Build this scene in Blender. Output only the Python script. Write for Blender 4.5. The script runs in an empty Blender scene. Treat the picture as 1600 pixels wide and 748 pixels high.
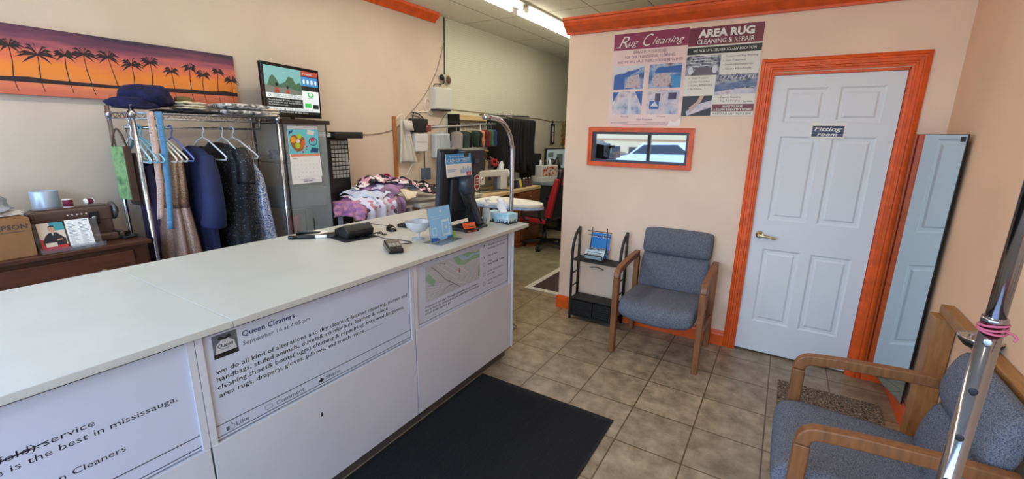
import bpy, bmesh, math, random
from mathutils import Vector as V, Matrix as Mx, noise as NZ
sc = bpy.context.scene
COL = sc.collection
PI = math.pi
R = math.radians
random.seed(7)

# ------------------------------------------------------------------ camera
f_px, yaw, pitch, roll = 686.84, 0.54883228, 0.23758365, 0.01716295
cam = bpy.data.cameras.new('camera')
cam.sensor_fit = 'HORIZONTAL'; cam.sensor_width = 36.0
cam.lens = f_px / 1600 * 36.0
cam.clip_start = 0.02; cam.clip_end = 200
camo = bpy.data.objects.new('camera', cam); COL.objects.link(camo)
cy, sy, cp, sp, cr, sr = math.cos(yaw), math.sin(yaw), math.cos(pitch), math.sin(pitch), math.cos(roll), math.sin(roll)
R0 = Mx(((cy, sy, 0), (0, 0, -1), (-sy, cy, 0)))
RP = Mx(((1, 0, 0), (0, cp, -sp), (0, sp, cp)))
RQ = Mx(((cr, -sr, 0), (sr, cr, 0), (0, 0, 1)))
RC = RQ @ RP @ R0
cm = Mx((RC[0], -RC[1], -RC[2])).transposed().to_4x4()
cm.translation = (0, 0, 1.62)
camo.matrix_world = cm
sc.camera = camo

# ------------------------------------------------------------------ light and exposure
sc.view_settings.view_transform = 'Standard'
sc.view_settings.look = 'None'
sc.view_settings.exposure = 0.02
sc.view_settings.gamma = 1.0
sc.view_settings.use_curve_mapping = False
try:
    sc.cycles.use_denoising = True
    sc.cycles.max_bounces = 8
    sc.cycles.diffuse_bounces = 5
    sc.cycles.sample_clamp_indirect = 8
    sc.cycles.caustics_reflective = False
    sc.cycles.caustics_refractive = False
except Exception:
    pass
SKY = 8.2
w = bpy.data.worlds.new('sky'); sc.world = w; w.use_nodes = True
wn = w.node_tree; wn.nodes.clear()
wo = wn.nodes.new('ShaderNodeOutputWorld'); wb = wn.nodes.new('ShaderNodeBackground')
wt = wn.nodes.new('ShaderNodeTexCoord'); ws = wn.nodes.new('ShaderNodeSeparateXYZ'); wr = wn.nodes.new('ShaderNodeValToRGB')
wn.links.new(wt.outputs['Generated'], ws.inputs[0]); wn.links.new(ws.outputs['Z'], wr.inputs[0])
wr.color_ramp.elements[0].position = 0.0; wr.color_ramp.elements[0].color = (0.58, 0.77, 1.0, 1)
wr.color_ramp.elements[1].position = 0.7; wr.color_ramp.elements[1].color = (0.34, 0.58, 1.0, 1)
wn.links.new(wr.outputs[0], wb.inputs[0]); wb.inputs[1].default_value = SKY
wn.links.new(wb.outputs[0], wo.inputs[0])

def lamp_area(name, loc, sx, sy_, power, col, rot=(0, 0, 0), portal=False, parent=None):
    l = bpy.data.lights.new(name, 'AREA'); l.shape = 'RECTANGLE'; l.size = sx; l.size_y = sy_
    l.energy = power; l.color = col
    if portal: l.cycles.is_portal = True
    o = bpy.data.objects.new(name, l); COL.objects.link(o); o.location = loc; o.rotation_euler = rot
    if parent: o.parent = parent
    return o
# the storefront glass behind the camera lets the sky in
sun = bpy.data.lights.new('sun', 'SUN'); sun.energy = 2.5; sun.angle = R(.6); sun.color = (1.0, .93, .82)
suno = bpy.data.objects.new('sun', sun); COL.objects.link(suno); suno.rotation_euler = (R(-48), 0, R(-18))
lamp_area('storefront_portal', (-1.5, -1.32, 1.5), 4.3, 2.5, 1, (1, 1, 1), (R(90), 0, 0), portal=True)
TUBE_POWER = 20.0

# ------------------------------------------------------------------ materials
def lin(c):
    def g(x):
        x /= 255.0
        return x / 12.92 if x <= 0.04045 else ((x + 0.055) / 1.055) ** 2.4
    return (g(c[0]), g(c[1]), g(c[2]), 1)
MATS = {}
def mat(name, rgb, rough=0.6, metal=0.0, var=0.0, vs=8.0, bump=0.0, bs=60.0, emit=0.0, alpha=1.0, trans=0.0, rgb2=None, stretch=None, coat=0.0, spec=0.5, detail=4.0, lo=.35, hi=.65):
    if name in MATS: return MATS[name]
    m = bpy.data.materials.new(name); m.use_nodes = True
    nt = m.node_tree; b = nt.nodes['Principled BSDF']
    b.inputs['Base Color'].default_value = lin(rgb); b.inputs['Roughness'].default_value = rough
    b.inputs['Metallic'].default_value = metal
    b.inputs['Specular IOR Level'].default_value = spec
    if coat: b.inputs['Coat Weight'].default_value = coat
    if trans: b.inputs['Transmission Weight'].default_value = trans
    if alpha < 1: b.inputs['Alpha'].default_value = alpha
    if emit:
        b.inputs['Emission Color'].default_value = lin(rgb); b.inputs['Emission Strength'].default_value = emit
    if var or bump or rgb2:
        tc = nt.nodes.new('ShaderNodeTexCoord'); mp = nt.nodes.new('ShaderNodeMapping')
        nt.links.new(tc.outputs['Object'], mp.inputs[0])
        if stretch: mp.inputs['Scale'].default_value = stretch
        if var or rgb2:
            n = nt.nodes.new('ShaderNodeTexNoise'); n.inputs['Scale'].default_value = vs; n.inputs['Detail'].default_value = detail
            nt.links.new(mp.outputs[0], n.inputs['Vector'])
            r = nt.nodes.new('ShaderNodeValToRGB'); r.color_ramp.elements[0].position = lo; r.color_ramp.elements[1].position = hi
            if rgb2: a, c = lin(rgb), lin(rgb2)
            else:
                a = lin([max(0, x * (1 - var)) for x in rgb]); c = lin([min(255, x * (1 + var)) for x in rgb])
            r.color_ramp.elements[0].color = a; r.color_ramp.elements[1].color = c
            nt.links.new(n.outputs[0], r.inputs[0]); nt.links.new(r.outputs[0], b.inputs['Base Color'])
            if emit: nt.links.new(r.outputs[0], b.inputs['Emission Color'])
        if bump:
            n2 = nt.nodes.new('ShaderNodeTexNoise'); n2.inputs['Scale'].default_value = bs; n2.inputs['Detail'].default_value = 3
            nt.links.new(mp.outputs[0], n2.inputs['Vector'])
            bp = nt.nodes.new('ShaderNodeBump'); bp.inputs['Strength'].default_value = bump; bp.inputs['Distance'].default_value = 0.01
            nt.links.new(n2.outputs[0], bp.inputs['Height']); nt.links.new(bp.outputs[0], b.inputs['Normal'])
    MATS[name] = m
    return m
def ramp_mat(name, cols, scale=20, rough=.5, kind='noise', stretch=None, detail=6, emit=0):
    """several flat colours spread by a noise: printed photographs, floral cloth, carpets"""
    if name in MATS: return MATS[name]
    m = mat(name, (128, 128, 128), rough); nt = m.node_tree; b = nt.nodes['Principled BSDF']
    tc = nt.nodes.new('ShaderNodeTexCoord'); mp = nt.nodes.new('ShaderNodeMapping'); nt.links.new(tc.outputs['Object'], mp.inputs[0])
    if stretch: mp.inputs['Scale'].default_value = stretch
    if kind == 'noise':
        n = nt.nodes.new('ShaderNodeTexNoise'); n.inputs['Detail'].default_value = detail; out = n.outputs[0]
    else:
        n = nt.nodes.new('ShaderNodeTexVoronoi'); sx = nt.nodes.new('ShaderNodeSeparateColor'); nt.links.new(n.outputs['Color'], sx.inputs[0]); out = sx.outputs[0]
    n.inputs['Scale'].default_value = scale; nt.links.new(mp.outputs[0], n.inputs['Vector'])
    r = nt.nodes.new('ShaderNodeValToRGB'); r.color_ramp.interpolation = 'CONSTANT' if kind != 'noise' else 'LINEAR'
    els = r.color_ramp.elements
    k = len(cols)
    lo, hi = (.3, .7) if kind == 'noise' else (0, 1)
    while len(els) < k: els.new(0.5)
    for i, c in enumerate(cols):
        els[i].position = lo + (hi - lo) * i / (k - 1 if kind == 'noise' else k); els[i].color = lin(c)
    nt.links.new(out, r.inputs[0]); nt.links.new(r.outputs[0], b.inputs['Base Color'])
    if emit:
        nt.links.new(r.outputs[0], b.inputs['Emission Color']); b.inputs['Emission Strength'].default_value = emit
    return m
def nodes_of(m):
    nt = m.node_tree
    return nt, nt.nodes['Principled BSDF']
def brick_mat(name, c1, c2, grout, w_, h_, mortar, off, rough, vs, bump=.15, offset=0.0, axes='xy', tone=.5):
    m = mat(name, c1, rough); nt, b = nodes_of(m)
    tc = nt.nodes.new('ShaderNodeTexCoord')
    mp = nt.nodes.new('ShaderNodeMapping'); nt.links.new(tc.outputs['Object'], mp.inputs[0])
    if axes == 'yz':
        sp_ = nt.nodes.new('ShaderNodeSeparateXYZ'); cb = nt.nodes.new('ShaderNodeCombineXYZ')
        nt.links.new(tc.outputs['Object'], sp_.inputs[0]); nt.links.new(sp_.outputs['Y'], cb.inputs['X']); nt.links.new(sp_.outputs['Z'], cb.inputs['Y'])
        nt.links.new(cb.outputs[0], mp.inputs[0])
    mp.inputs['Location'].default_value = (off[0], off[1], 0)
    br = nt.nodes.new('ShaderNodeTexBrick'); br.offset = offset; br.inputs['Scale'].default_value = 1.0
    br.inputs['Brick Width'].default_value = w_; br.inputs['Row Height'].default_value = h_
    br.inputs['Mortar Size'].default_value = mortar; br.inputs['Mortar Smooth'].default_value = 0.1; br.inputs['Bias'].default_value = 0
    nt.links.new(mp.outputs[0], br.inputs['Vector'])
    n = nt.nodes.new('ShaderNodeTexNoise'); n.inputs['Scale'].default_value = vs; n.inputs['Detail'].default_value = 8; n.inputs['Roughness'].default_value = .65
    nt.links.new(tc.outputs['Object'], n.inputs['Vector'])
    r = nt.nodes.new('ShaderNodeValToRGB'); r.color_ramp.elements[0].position = .3; r.color_ramp.elements[1].position = .7
    r.color_ramp.elements[0].color = lin(c1); r.color_ramp.elements[1].color = lin(c2)
    nt.links.new(n.outputs[0], r.inputs[0])
    # a slightly different tone for each tile
    br.inputs['Color1'].default_value = (tone, tone, tone, 1); br.inputs['Color2'].default_value = (1, 1, 1, 1); br.inputs['Mortar'].default_value = (1, 1, 1, 1)
    mu = nt.nodes.new('ShaderNodeMix'); mu.data_type = 'RGBA'; mu.blend_type = 'MULTIPLY'; mu.inputs[0].default_value = 1
    nt.links.new(r.outputs[0], mu.inputs[6]); nt.links.new(br.outputs['Color'], mu.inputs[7])
    mx = nt.nodes.new('ShaderNodeMix'); mx.data_type = 'RGBA'
    nt.links.new(br.outputs['Fac'], mx.inputs[0]); nt.links.new(mu.outputs[2], mx.inputs[6]); mx.inputs[7].default_value = lin(grout)
    nt.links.new(mx.outputs[2], b.inputs['Base Color'])
    ma = nt.nodes.new('ShaderNodeMath'); ma.operation = 'MULTIPLY_ADD'; ma.inputs[1].default_value = -1.0; ma.inputs[2].default_value = 1.0
    nt.links.new(br.outputs['Fac'], ma.inputs[0])
    mb_ = nt.nodes.new('ShaderNodeMath'); mb_.operation = 'MULTIPLY_ADD'; mb_.inputs[1].default_value = .35
    nt.links.new(n.outputs[0], mb_.inputs[0]); nt.links.new(ma.outputs[0], mb_.inputs[2])
    bp = nt.nodes.new('ShaderNodeBump'); bp.inputs['Strength'].default_value = bump; bp.inputs['Distance'].default_value = .006
    nt.links.new(mb_.outputs[0], bp.inputs['Height']); nt.links.new(bp.outputs[0], b.inputs['Normal'])
    return m

ORANGE = mat('orange_paint', (226, 92, 30), .42, var=.05, vs=14, bump=.05, bs=40)
WALLP = mat('peach_wall_paint', (240, 214, 192), .75, var=.025, vs=1.5, bump=.12, bs=220)
TAN = mat('tan_wall_paint', (210, 194, 176), .75, var=.025, vs=1.5, bump=.12, bs=220)
FLOORM = brick_mat('floor_tile', (122, 106, 82), (188, 169, 140), (96, 77, 52), .347, .347, .0042, (.246 + .347 * 30, -2.43 + .347 * 30), .36, 9, .22, tone=.82)
BACKFLOOR = brick_mat('back_floor_vinyl', (124, 118, 94), (164, 158, 130), (134, 126, 102), .305, .305, .002, (9.15, 9.15), .45, 7, .08, tone=.85)
CEILM = brick_mat('ceiling_tile', (226, 224, 208), (240, 238, 224), (140, 136, 122), .6, 1.22, .006, (3.23 + 6, -4.85 + 1.22 * 10), .9, 60, .15, tone=.95)
WALLR = mat('peach_paint_warm_lit', (234, 194, 160), .75, var=.025, vs=1.5, bump=.12, bs=220)  # same peach paint as the partition; its warmer light is put into the colour
BLOCKM = mat('white_pegboard_paint', (226, 226, 206), .7)
def pegboard(m):
    nt, b = nodes_of(m)
    tc = nt.nodes.new('ShaderNodeTexCoord'); sp_ = nt.nodes.new('ShaderNodeSeparateXYZ'); nt.links.new(tc.outputs['Object'], sp_.inputs[0])
    ds = []
    for ax in ('Y', 'Z'):
        a = nt.nodes.new('ShaderNodeMath'); a.operation = 'MULTIPLY'; a.inputs[1].default_value = 1 / .0254; nt.links.new(sp_.outputs[ax], a.inputs[0])
        f = nt.nodes.new('ShaderNodeMath'); f.operation = 'FRACT'; nt.links.new(a.outputs[0], f.inputs[0])
        s = nt.nodes.new('ShaderNodeMath'); s.operation = 'SUBTRACT'; s.inputs[1].default_value = .5; nt.links.new(f.outputs[0], s.inputs[0])
        q = nt.nodes.new('ShaderNodeMath'); q.operation = 'POWER'; q.inputs[1].default_value = 2; nt.links.new(s.outputs[0], q.inputs[0])
        ds.append(q)
    ad = nt.nodes.new('ShaderNodeMath'); ad.operation = 'ADD'; nt.links.new(ds[0].outputs[0], ad.inputs[0]); nt.links.new(ds[1].outputs[0], ad.inputs[1])
    lt = nt.nodes.new('ShaderNodeMath'); lt.operation = 'LESS_THAN'; lt.inputs[1].default_value = .03; nt.links.new(ad.outputs[0], lt.inputs[0])
    mx = nt.nodes.new('ShaderNodeMix'); mx.data_type = 'RGBA'; mx.inputs[6].default_value = lin((214, 216, 198)); mx.inputs[7].default_value = lin((186, 184, 164))
    nt.links.new(lt.outputs[0], mx.inputs[0]); nt.links.new(mx.outputs[2], b.inputs['Base Color'])
pegboard(BLOCKM)
WHITE = mat('white_melamine', (206, 206, 212), .35, var=.012, vs=3)
TOPW = mat('white_laminate', (198, 198, 190), .32, var=.012, vs=4)
SIGNW = mat('printed_sign_board', (198, 204, 220), .22)
DOORM = mat('door_white_paint', (226, 230, 236), .45, bump=.03, bs=300)
BLACK = mat('black_plastic', (22, 22, 24), .4)
BLACKG = mat('glossy_black_plastic', (14, 14, 16), .15)
DARK = mat('dark_print', (28, 30, 40), .6)
NAVYT = mat('navy_print', (38, 48, 105), .6)
GREYT = mat('grey_print', (84, 88, 104), .6)
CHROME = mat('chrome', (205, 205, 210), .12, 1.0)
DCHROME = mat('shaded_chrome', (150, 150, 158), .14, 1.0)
STEEL = mat('brushed_steel', (170, 170, 172), .3, 1.0)
WOOD = mat('oak_wood', (112, 70, 40), .42, rgb2=(148, 98, 58), vs=9, stretch=(6, 6, .8), bump=.05, bs=80, lo=.25, hi=.75)
WOODF = mat('pale_oak_frame', (144, 98, 54), .5, rgb2=(174, 126, 76), vs=9, stretch=(6, .9, 1.2), lo=.25, hi=.75)
DWOOD = mat('dark_walnut', (62, 34, 22), .38, rgb2=(88, 50, 32), vs=8, stretch=(5, .7, 5), lo=.25, hi=.75)
BWOOD = mat('brown_drawer_wood', (120, 68, 34), .45, rgb2=(150, 92, 50), vs=8, stretch=(5, .8, 5), lo=.25, hi=.75)
LWOOD = mat('pale_wood_board', (206, 180, 130), .55, rgb2=(222, 198, 152), vs=6, stretch=(4, .7, 4))
GREYFAB = mat('grey_tweed', (72, 78, 92), .95, rgb2=(126, 129, 140), vs=260, detail=2, bump=.25, bs=300, spec=.2)
PAPER = mat('white_paper', (238, 236, 232), .7)
BRASS = mat('satin_nickel', (200, 185, 150), .22, 1.0)

# ------------------------------------------------------------------ mesh building
_txt = {}
class MB:
    def __init__(s):
        s.v = []; s.f = []; s.mi_ = []; s.sm = []; s.M = Mx.Identity(4); s.mi = 0
    def add(s, vs, fs, smooth=False):
        n = len(s.v); s.v += [s.M @ V(p) for p in vs]
        for f in fs:
            s.f.append([n + i for i in f]); s.mi_.append(s.mi); s.sm.append(smooth)
    def bx(s, x0, x1, y0, y1, z0, z1):
        vs = [(x, y, z) for z in (z0, z1) for y in (y0, y1) for x in (x0, x1)]
        s.add(vs, [(0, 2, 3, 1), (4, 5, 7, 6), (0, 1, 5, 4), (2, 6, 7, 3), (0, 4, 6, 2), (1, 3, 7, 5)])
        return s
    def poly(s, pts):
        s.add(pts, [tuple(range(len(pts)))]); return s
    def rect(s, u0, v0, u1, v1, n=0.0):
        return s.poly([(u0, v0, n), (u1, v0, n), (u1, v1, n), (u0, v1, n)])
    def uv(s, pts, n=0.0):
        return s.poly([(p[0], p[1], n) for p in pts])
    def disc(s, u, v, r, n=0.0, k=14, ry=None):
        return s.poly([(u + r * math.cos(2 * PI * i / k), v + (ry or r) * math.sin(2 * PI * i / k), n) for i in range(k)])
    def line(s, u0, v0, u1, v1, t, n=0.0):
        d = V((u1 - u0, v1 - v0)); p = V((-d.y, d.x)).normalized() * t / 2
        return s.uv([(u0 - p.x, v0 - p.y), (u1 - p.x, v1 - p.y), (u1 + p.x, v1 + p.y), (u0 + p.x, v0 + p.y)], n)
    def prism(s, pts, h0, h1, fn):
        """2-D polygon pts extruded from h0 to h1; fn(u, v, h) -> point"""
        k = len(pts)
        vs = [fn(p[0], p[1], h0) for p in pts] + [fn(p[0], p[1], h1) for p in pts]
        fs = [tuple(range(k))[::-1], tuple(range(k, 2 * k))] + [(i, (i + 1) % k, k + (i + 1) % k, k + i) for i in range(k)]
        s.add(vs, fs); return s
    def strip(s, pts, t, h0, h1, fn):
        """a bent bar: centre line pts (2-D), thickness t, width h0..h1"""
        L, Rr = [], []
        for i, p in enumerate(pts):
            p = V(p); a = V(pts[max(0, i - 1)]); b = V(pts[min(len(pts) - 1, i + 1)])
            d = (b - a).normalized(); nn = V((-d.y, d.x)) * t / 2
            L.append(p + nn); Rr.append(p - nn)
        k = len(pts); vs = []
        for h in (h0, h1):
            vs += [fn(q.x, q.y, h) for q in L] + [fn(q.x, q.y, h) for q in Rr]
        fs = []
        for i in range(k - 1):
            fs += [(i, i + 1, k + i + 1, k + i), (2 * k + i, 3 * k + i, 3 * k + i + 1, 2 * k + i + 1),
                   (i, 2 * k + i, 2 * k + i + 1, i + 1), (k + i, k + i + 1, 3 * k + i + 1, 3 * k + i)]
        fs += [(0, k, 3 * k, 2 * k), (k - 1, 3 * k - 1, 4 * k - 1, 2 * k - 1)]
        s.add(vs, fs); return s
    def tube(s, pts, r, n=10, closed=False):
        pts = [V(p) for p in pts]; k = len(pts); vs = []; fs = []
        up = V((0, 0, 1)); prev = None
        for i, p in enumerate(pts):
            if closed: d = (pts[(i + 1) % k] - pts[i - 1]).normalized()
            else: d = (pts[min(k - 1, i + 1)] - pts[max(0, i - 1)]).normalized()
            if prev is None:
                a = d.cross(up)
                if a.length < .05: a = d.cross(V((0, 1, 0)))
            else: a = prev - d * prev.dot(d)
            a.normalize(); prev = a; b = d.cross(a)
            rr = r[i] if isinstance(r, (list, tuple)) else r
            for j in range(n):
                t = 2 * PI * j / n; vs.append(p + a * math.cos(t) * rr + b * math.sin(t) * rr)
        m = k if closed else k - 1
        for i in range(m):
            i2 = (i + 1) % k
            for j in range(n): fs.append((i * n + j, i * n + (j + 1) % n, i2 * n + (j + 1) % n, i2 * n + j))
        s.add(vs, fs, True)
        if not closed:
            s.add([vs[j] for j in range(n)], [tuple(range(n))[::-1]]); s.add([vs[(k - 1) * n + j] for j in range(n)], [tuple(range(n))])
        return s
    def lathe(s, prof, c=(0, 0, 0), n=24, smooth=True, ax=None):
        """profile [(radius, height)] spun about z through c (or the frame ax)"""
        vs = []; fs = []; k = len(prof)
        for r, z in prof:
            for j in range(n):
                t = 2 * PI * j / n; p = V((r * math.cos(t), r * math.sin(t), z))
                vs.append((ax @ p) if ax else p + V(c))
        for i in range(k - 1):
            for j in range(n): fs.append((i * n + j, i * n + (j + 1) % n, (i + 1) * n + (j + 1) % n, (i + 1) * n + j))
        s.add(vs, fs, smooth)
        s.add(vs[:n], [tuple(range(n))[::-1]]); s.add(vs[-n:], [tuple(range(n))])
        return s
    def ball(s, c, r, n=14, m=8):
        if not isinstance(r, (tuple, list)): r = (r, r, r)
        vs = [(c[0], c[1], c[2] - r[2])]; fs = []
        for i in range(1, m):
            a = -PI / 2 + PI * i / m
            for j in range(n):
                t = 2 * PI * j / n; vs.append((c[0] + r[0] * math.cos(a) * math.cos(t), c[1] + r[1] * math.cos(a) * math.sin(t), c[2] + r[2] * math.sin(a)))
        vs.append((c[0], c[1], c[2] + r[2])); e = len(vs) - 1
        for j in range(n):
            fs.append((0, 1 + (j + 1) % n, 1 + j)); fs.append((e, e - n + j, e - n + (j + 1) % n))
            for i in range(m - 2): fs.append((1 + i * n + j, 1 + i * n + (j + 1) % n, 1 + (i + 1) * n + (j + 1) % n, 1 + (i + 1) * n + j))
        s.add(vs, fs, True); return s
    def loft(s, rings, caps=True, smooth=True):
        n = len(rings[0]); vs = [p for r in rings for p in r]; fs = []
        for i in range(len(rings) - 1):
            for j in range(n): fs.append((i * n + j, i * n + (j + 1) % n, (i + 1) * n + (j + 1) % n, (i + 1) * n + j))
        s.add(vs, fs, smooth)
        if caps:
            s.add(rings[0], [tuple(range(n))[::-1]], smooth); s.add(rings[-1], [tuple(range(n))], smooth)
        return s
    def sheet(s, fn, nu, nv, smooth=True):
        vs = [fn(i / nu, j / nv) for j in range(nv + 1) for i in range(nu + 1)]
        fs = [(j * (nu + 1) + i, j * (nu + 1) + i + 1, (j + 1) * (nu + 1) + i + 1, (j + 1) * (nu + 1) + i) for j in range(nv) for i in range(nu)]
        s.add(vs, fs, smooth); return s
    def text(s, body, u, v, h, n=0.0, w=None, align='l', shear=0, bold=0, rot=0.0):
        """lettering with cap height h, its baseline starting at (u, v)"""
        key = (body, shear, bold)
        if key not in _txt:
            c = bpy.data.curves.new('t', 'FONT'); c.body = body; c.size = 1; c.shear = shear; c.offset = bold; c.resolution_u = 2; c.fill_mode = 'FRONT'
            o = bpy.data.objects.new('t', c); me = bpy.data.meshes.new_from_object(o)
            _txt[key] = ([p.co.copy() for p in me.vertices], [tuple(p.vertices) for p in me.polygons])
            bpy.data.objects.remove(o); bpy.data.curves.remove(c); bpy.data.meshes.remove(me)
        vs, fs = _txt[key]
        if not vs: return s
        x0 = min(p.x for p in vs); x1 = max(p.x for p in vs)
        k = h / .72; kx = (w / (x1 - x0)) if w else k
        ww = (x1 - x0) * kx
        off = {'l': 0, 'c': -ww / 2, 'r': -ww}[align]
        ca, sa = math.cos(rot), math.sin(rot)
        out = []
        for p in vs:
            a, b = (p.x - x0) * kx + off, p.y * k
            out.append((u + a * ca - b * sa, v + a * sa + b * ca, n))
        s.add(out, fs); return s
    def build(s, name, mats, parent=None, bevel=0, seg=2, sub=0, solid=0, loc=None, rot=None, kind=None):
        me = bpy.data.meshes.new(name); me.from_pydata([tuple(p) for p in s.v], [], s.f)
        for m in (mats if isinstance(mats, (list, tuple)) else [mats]): me.materials.append(m)
        me.polygons.foreach_set('material_index', s.mi_); me.polygons.foreach_set('use_smooth', s.sm)
        bm = bmesh.new(); bm.from_mesh(me); bmesh.ops.remove_doubles(bm, verts=bm.verts, dist=1e-6)
        if not solid: bmesh.ops.recalc_face_normals(bm, faces=[f for f in bm.faces if any(not e.is_boundary for e in f.edges)])
        bm.to_mesh(me); bm.free(); me.update()
        o = bpy.data.objects.new(name, me); COL.objects.link(o)
        if parent: o.parent = parent
        if loc: o.location = loc
        if rot is not None: o.rotation_euler = rot if isinstance(rot, (tuple, list)) else (0, 0, rot)
        if solid:
            md = o.modifiers.new('solid', 'SOLIDIFY'); md.thickness = solid; md.offset = 0
        if bevel:
            md = o.modifiers.new('bevel', 'BEVEL'); md.width = bevel; md.segments = seg; md.limit_method = 'ANGLE'; md.angle_limit = R(40); md.harden_normals = False
            for p in me.polygons: p.use_smooth = True
            md2 = o.modifiers.new('wn', 'WEIGHTED_NORMAL'); md2.keep_sharp = False
        if sub:
            md = o.modifiers.new('sub', 'SUBSURF'); md.levels = sub; md.render_levels = sub
        if kind: o['kind'] = kind
        return o
def frame(o, u, v):
    u = V(u).normalized(); v = V(v).normalized(); n = u.cross(v)
    m = Mx((u, v, n)).transposed().to_4x4(); m.translation = V(o); return m
def tag(o, label, cat, group=None):
    o['label'] = label; o['category'] = cat
    if group: o['group'] = group
    return o
def thing(name, label, cat, loc=(0, 0, 0), rot=0, group=None):
    o = bpy.data.objects.new(name, None); COL.objects.link(o); o.empty_display_size = .05
    o.location = loc; o.rotation_euler = rot if isinstance(rot, (tuple, list)) else (0, 0, rot)
    return tag(o, label, cat, group)
def copy_tree(o, parent=None):
    c = o.copy(); COL.objects.link(c)
    if parent: c.parent = parent
    for ch in list(o.children): copy_tree(ch, c)
    return c
def B(x0, x1, y0, y1, z0, z1): return MB().bx(x0, x1, y0, y1, z0, z1)
def arc(cx, cy, r, a0, a1, n=8): return [(cx + r * math.cos(R(a0 + (a1 - a0) * i / n)), cy + r * math.sin(R(a0 + (a1 - a0) * i / n))) for i in range(n + 1)]
def spline(pts, n=8):
    pts = [V(p) for p in pts]; out = []
    for i in range(len(pts) - 1):
        p0 = pts[max(0, i - 1)]; p1 = pts[i]; p2 = pts[i + 1]; p3 = pts[min(len(pts) - 1, i + 2)]
        for j in range(n):
            t = j / n
            out.append(.5 * ((2 * p1) + (p2 - p0) * t + (2 * p0 - 5 * p1 + 4 * p2 - p3) * t * t + (3 * p1 - p0 - 3 * p2 + p3) * t ** 3))
    out.append(pts[-1]); return out
YZ = lambda u, v, h: (h, u, v)      # profile in y,z extruded along x
XZ = lambda u, v, h: (u, h, v)
XY = lambda u, v, h: (u, v, h)

# ------------------------------------------------------------------ the room
LX, RX, Y0, YB, YF, CZ = -3.75, 0.785, 3.637, 9.0, -1.3, 2.96
def struct(mb, name, m, **k): return mb.build(name, m, kind='structure', **k)
struct(B(LX - .1, RX + .1, YF - .1, 4.02, -.1, 0), 'floor', FLOORM)
struct(B(LX - .1, RX + .1, 4.02, YB + .1, -.1, 0), 'floor_back', BACKFLOOR)
struct(B(LX - .1, RX + .1, YF - .1, YB + .1, CZ, CZ + .1), 'ceiling', CEILM)
struct(B(LX - .1, LX, YF - .1, 4.43, 0, CZ), 'wall_left', TAN)
struct(B(LX - .1, LX - .001, 4.43, YB, 0, CZ), 'wall_left_rear', BLOCKM)
struct(B(RX, RX + .1, YF - .1, Y0 + .1, 0, CZ), 'wall_right', WALLR)
struct(B(RX, RX + .1, Y0 + .1, YB, 0, CZ), 'wall_right_rear', TAN)
struct(B(LX - .1, RX + .1, YB, YB + .1, 0, CZ), 'wall_back', BLOCKM)
# partition of the fitting room with its small window and the door opening
PT = 2.53
wx0, wx1, wz0, wz1 = -1.435, -.655, 1.395, 1.645
m = MB()
for a in ((-1.69, wx0, 0, PT), (wx0, wx1, 0, wz0), (wx0, wx1, wz1, PT), (wx1, -.17, 0, PT), (-.17, .57, 2.045, PT), (.57, RX, 0, PT)):
    m.bx(a[0], a[1], Y0, Y0 + .1, a[2], a[3])
struct(m, 'wall_partition', WALLP)
struct(B(-1.69, -1.59, Y0 + .1, 5.4, 0, PT), 'wall_partition_side', WALLP)
struct(B(-1.59, RX, 5.3, 5.4, 0, PT), 'wall_partition_rear', WALLP)
struct(B(-1.69, RX, Y0 + .0, 5.4, PT, PT + .02), 'ceiling_fitting_room', WALLP)
# orange crown moulding, baseboards
crown = [(0, 2.42), (-.018, 2.42), (-.022, 2.435), (-.05, 2.452), (-.085, 2.475), (-.1, 2.5), (-.1, 2.515), (-.112, 2.518), (-.112, 2.535), (0, 2.535)]
struct(MB().prism([(Y0 + p[0], p[1]) for p in crown], -1.71, RX, YZ), 'trim_1', ORANGE)
crown2 = [(0, 2.86), (.015, 2.86), (.03, 2.885), (.065, 2.905), (.085, 2.93), (.09, 2.959), (0, 2.959)]
struct(MB().prism([(LX + p[0], p[1]) for p in crown2], YF, 4.3, XZ), 'trim_2', ORANGE)
base = [(0, 0), (-.016, 0), (-.016, .085), (-.012, .1), (-.012, .108), (-.006, .12), (0, .122)]
struct(MB().prism([(Y0 + p[0], p[1]) for p in base], -1.69, -.236, YZ), 'baseboard_front', ORANGE)
struct(MB().prism([(Y0 + p[0], p[1]) for p in base], .645, RX - .016, YZ), 'baseboard_corner', ORANGE)
struct(MB().prism([(RX + p[0], p[1]) for p in base], YF, Y0, XZ), 'baseboard_right', ORANGE)
struct(B(-1.706, -1.69, Y0 - .016, 5.4, 0, .11), 'baseboard_side', ORANGE)
# door casing: fluted orange boards
prof = [(0, 0), (0, -.012), (.008, -.018), (.02, -.022), (.024, -.016), (.034, -.016), (.038, -.024), (.055, -.024), (.059, -.018), (.068, -.018), (.072, -.012), (.085, -.01), (.085, 0)]
m = MB()
xo0, xo1, zt = -.236, .645, 2.135
def mitre(path_pts):
    # casing swept round the opening with mitred corners
    rings = []
    for (x, z, dx, dz) in path_pts:
        rings.append([(x + dx * p[0], Y0 + p[1], z + dz * p[0]) for p in prof])
    n = len(prof); vs = [p for r in rings for p in r]; fs = []
    for i in range(len(rings) - 1):
        for j in range(n): fs.append((i * n + j, i * n + (j + 1) % n, (i + 1) * n + (j + 1) % n, (i + 1) * n + j))
    fs += [tuple(range(n)), tuple(range((len(rings) - 1) * n, len(rings) * n))]
    m.add(vs, fs)
mitre([(xo0, 0, 1, 0), (xo0, zt, 1, -1), (xo1, zt, -1, -1), (xo1, 0, -1, 0)])
struct(m, 'door_frame', ORANGE)
struct(MB().bx(-.17, -.155, Y0, Y0 + .1, 0, 2.045).bx(.555, .57, Y0, Y0 + .1, 0, 2.045).bx(-.17, .57, Y0, Y0 + .1, 2.03, 2.045), 'door_jamb', ORANGE)
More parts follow.
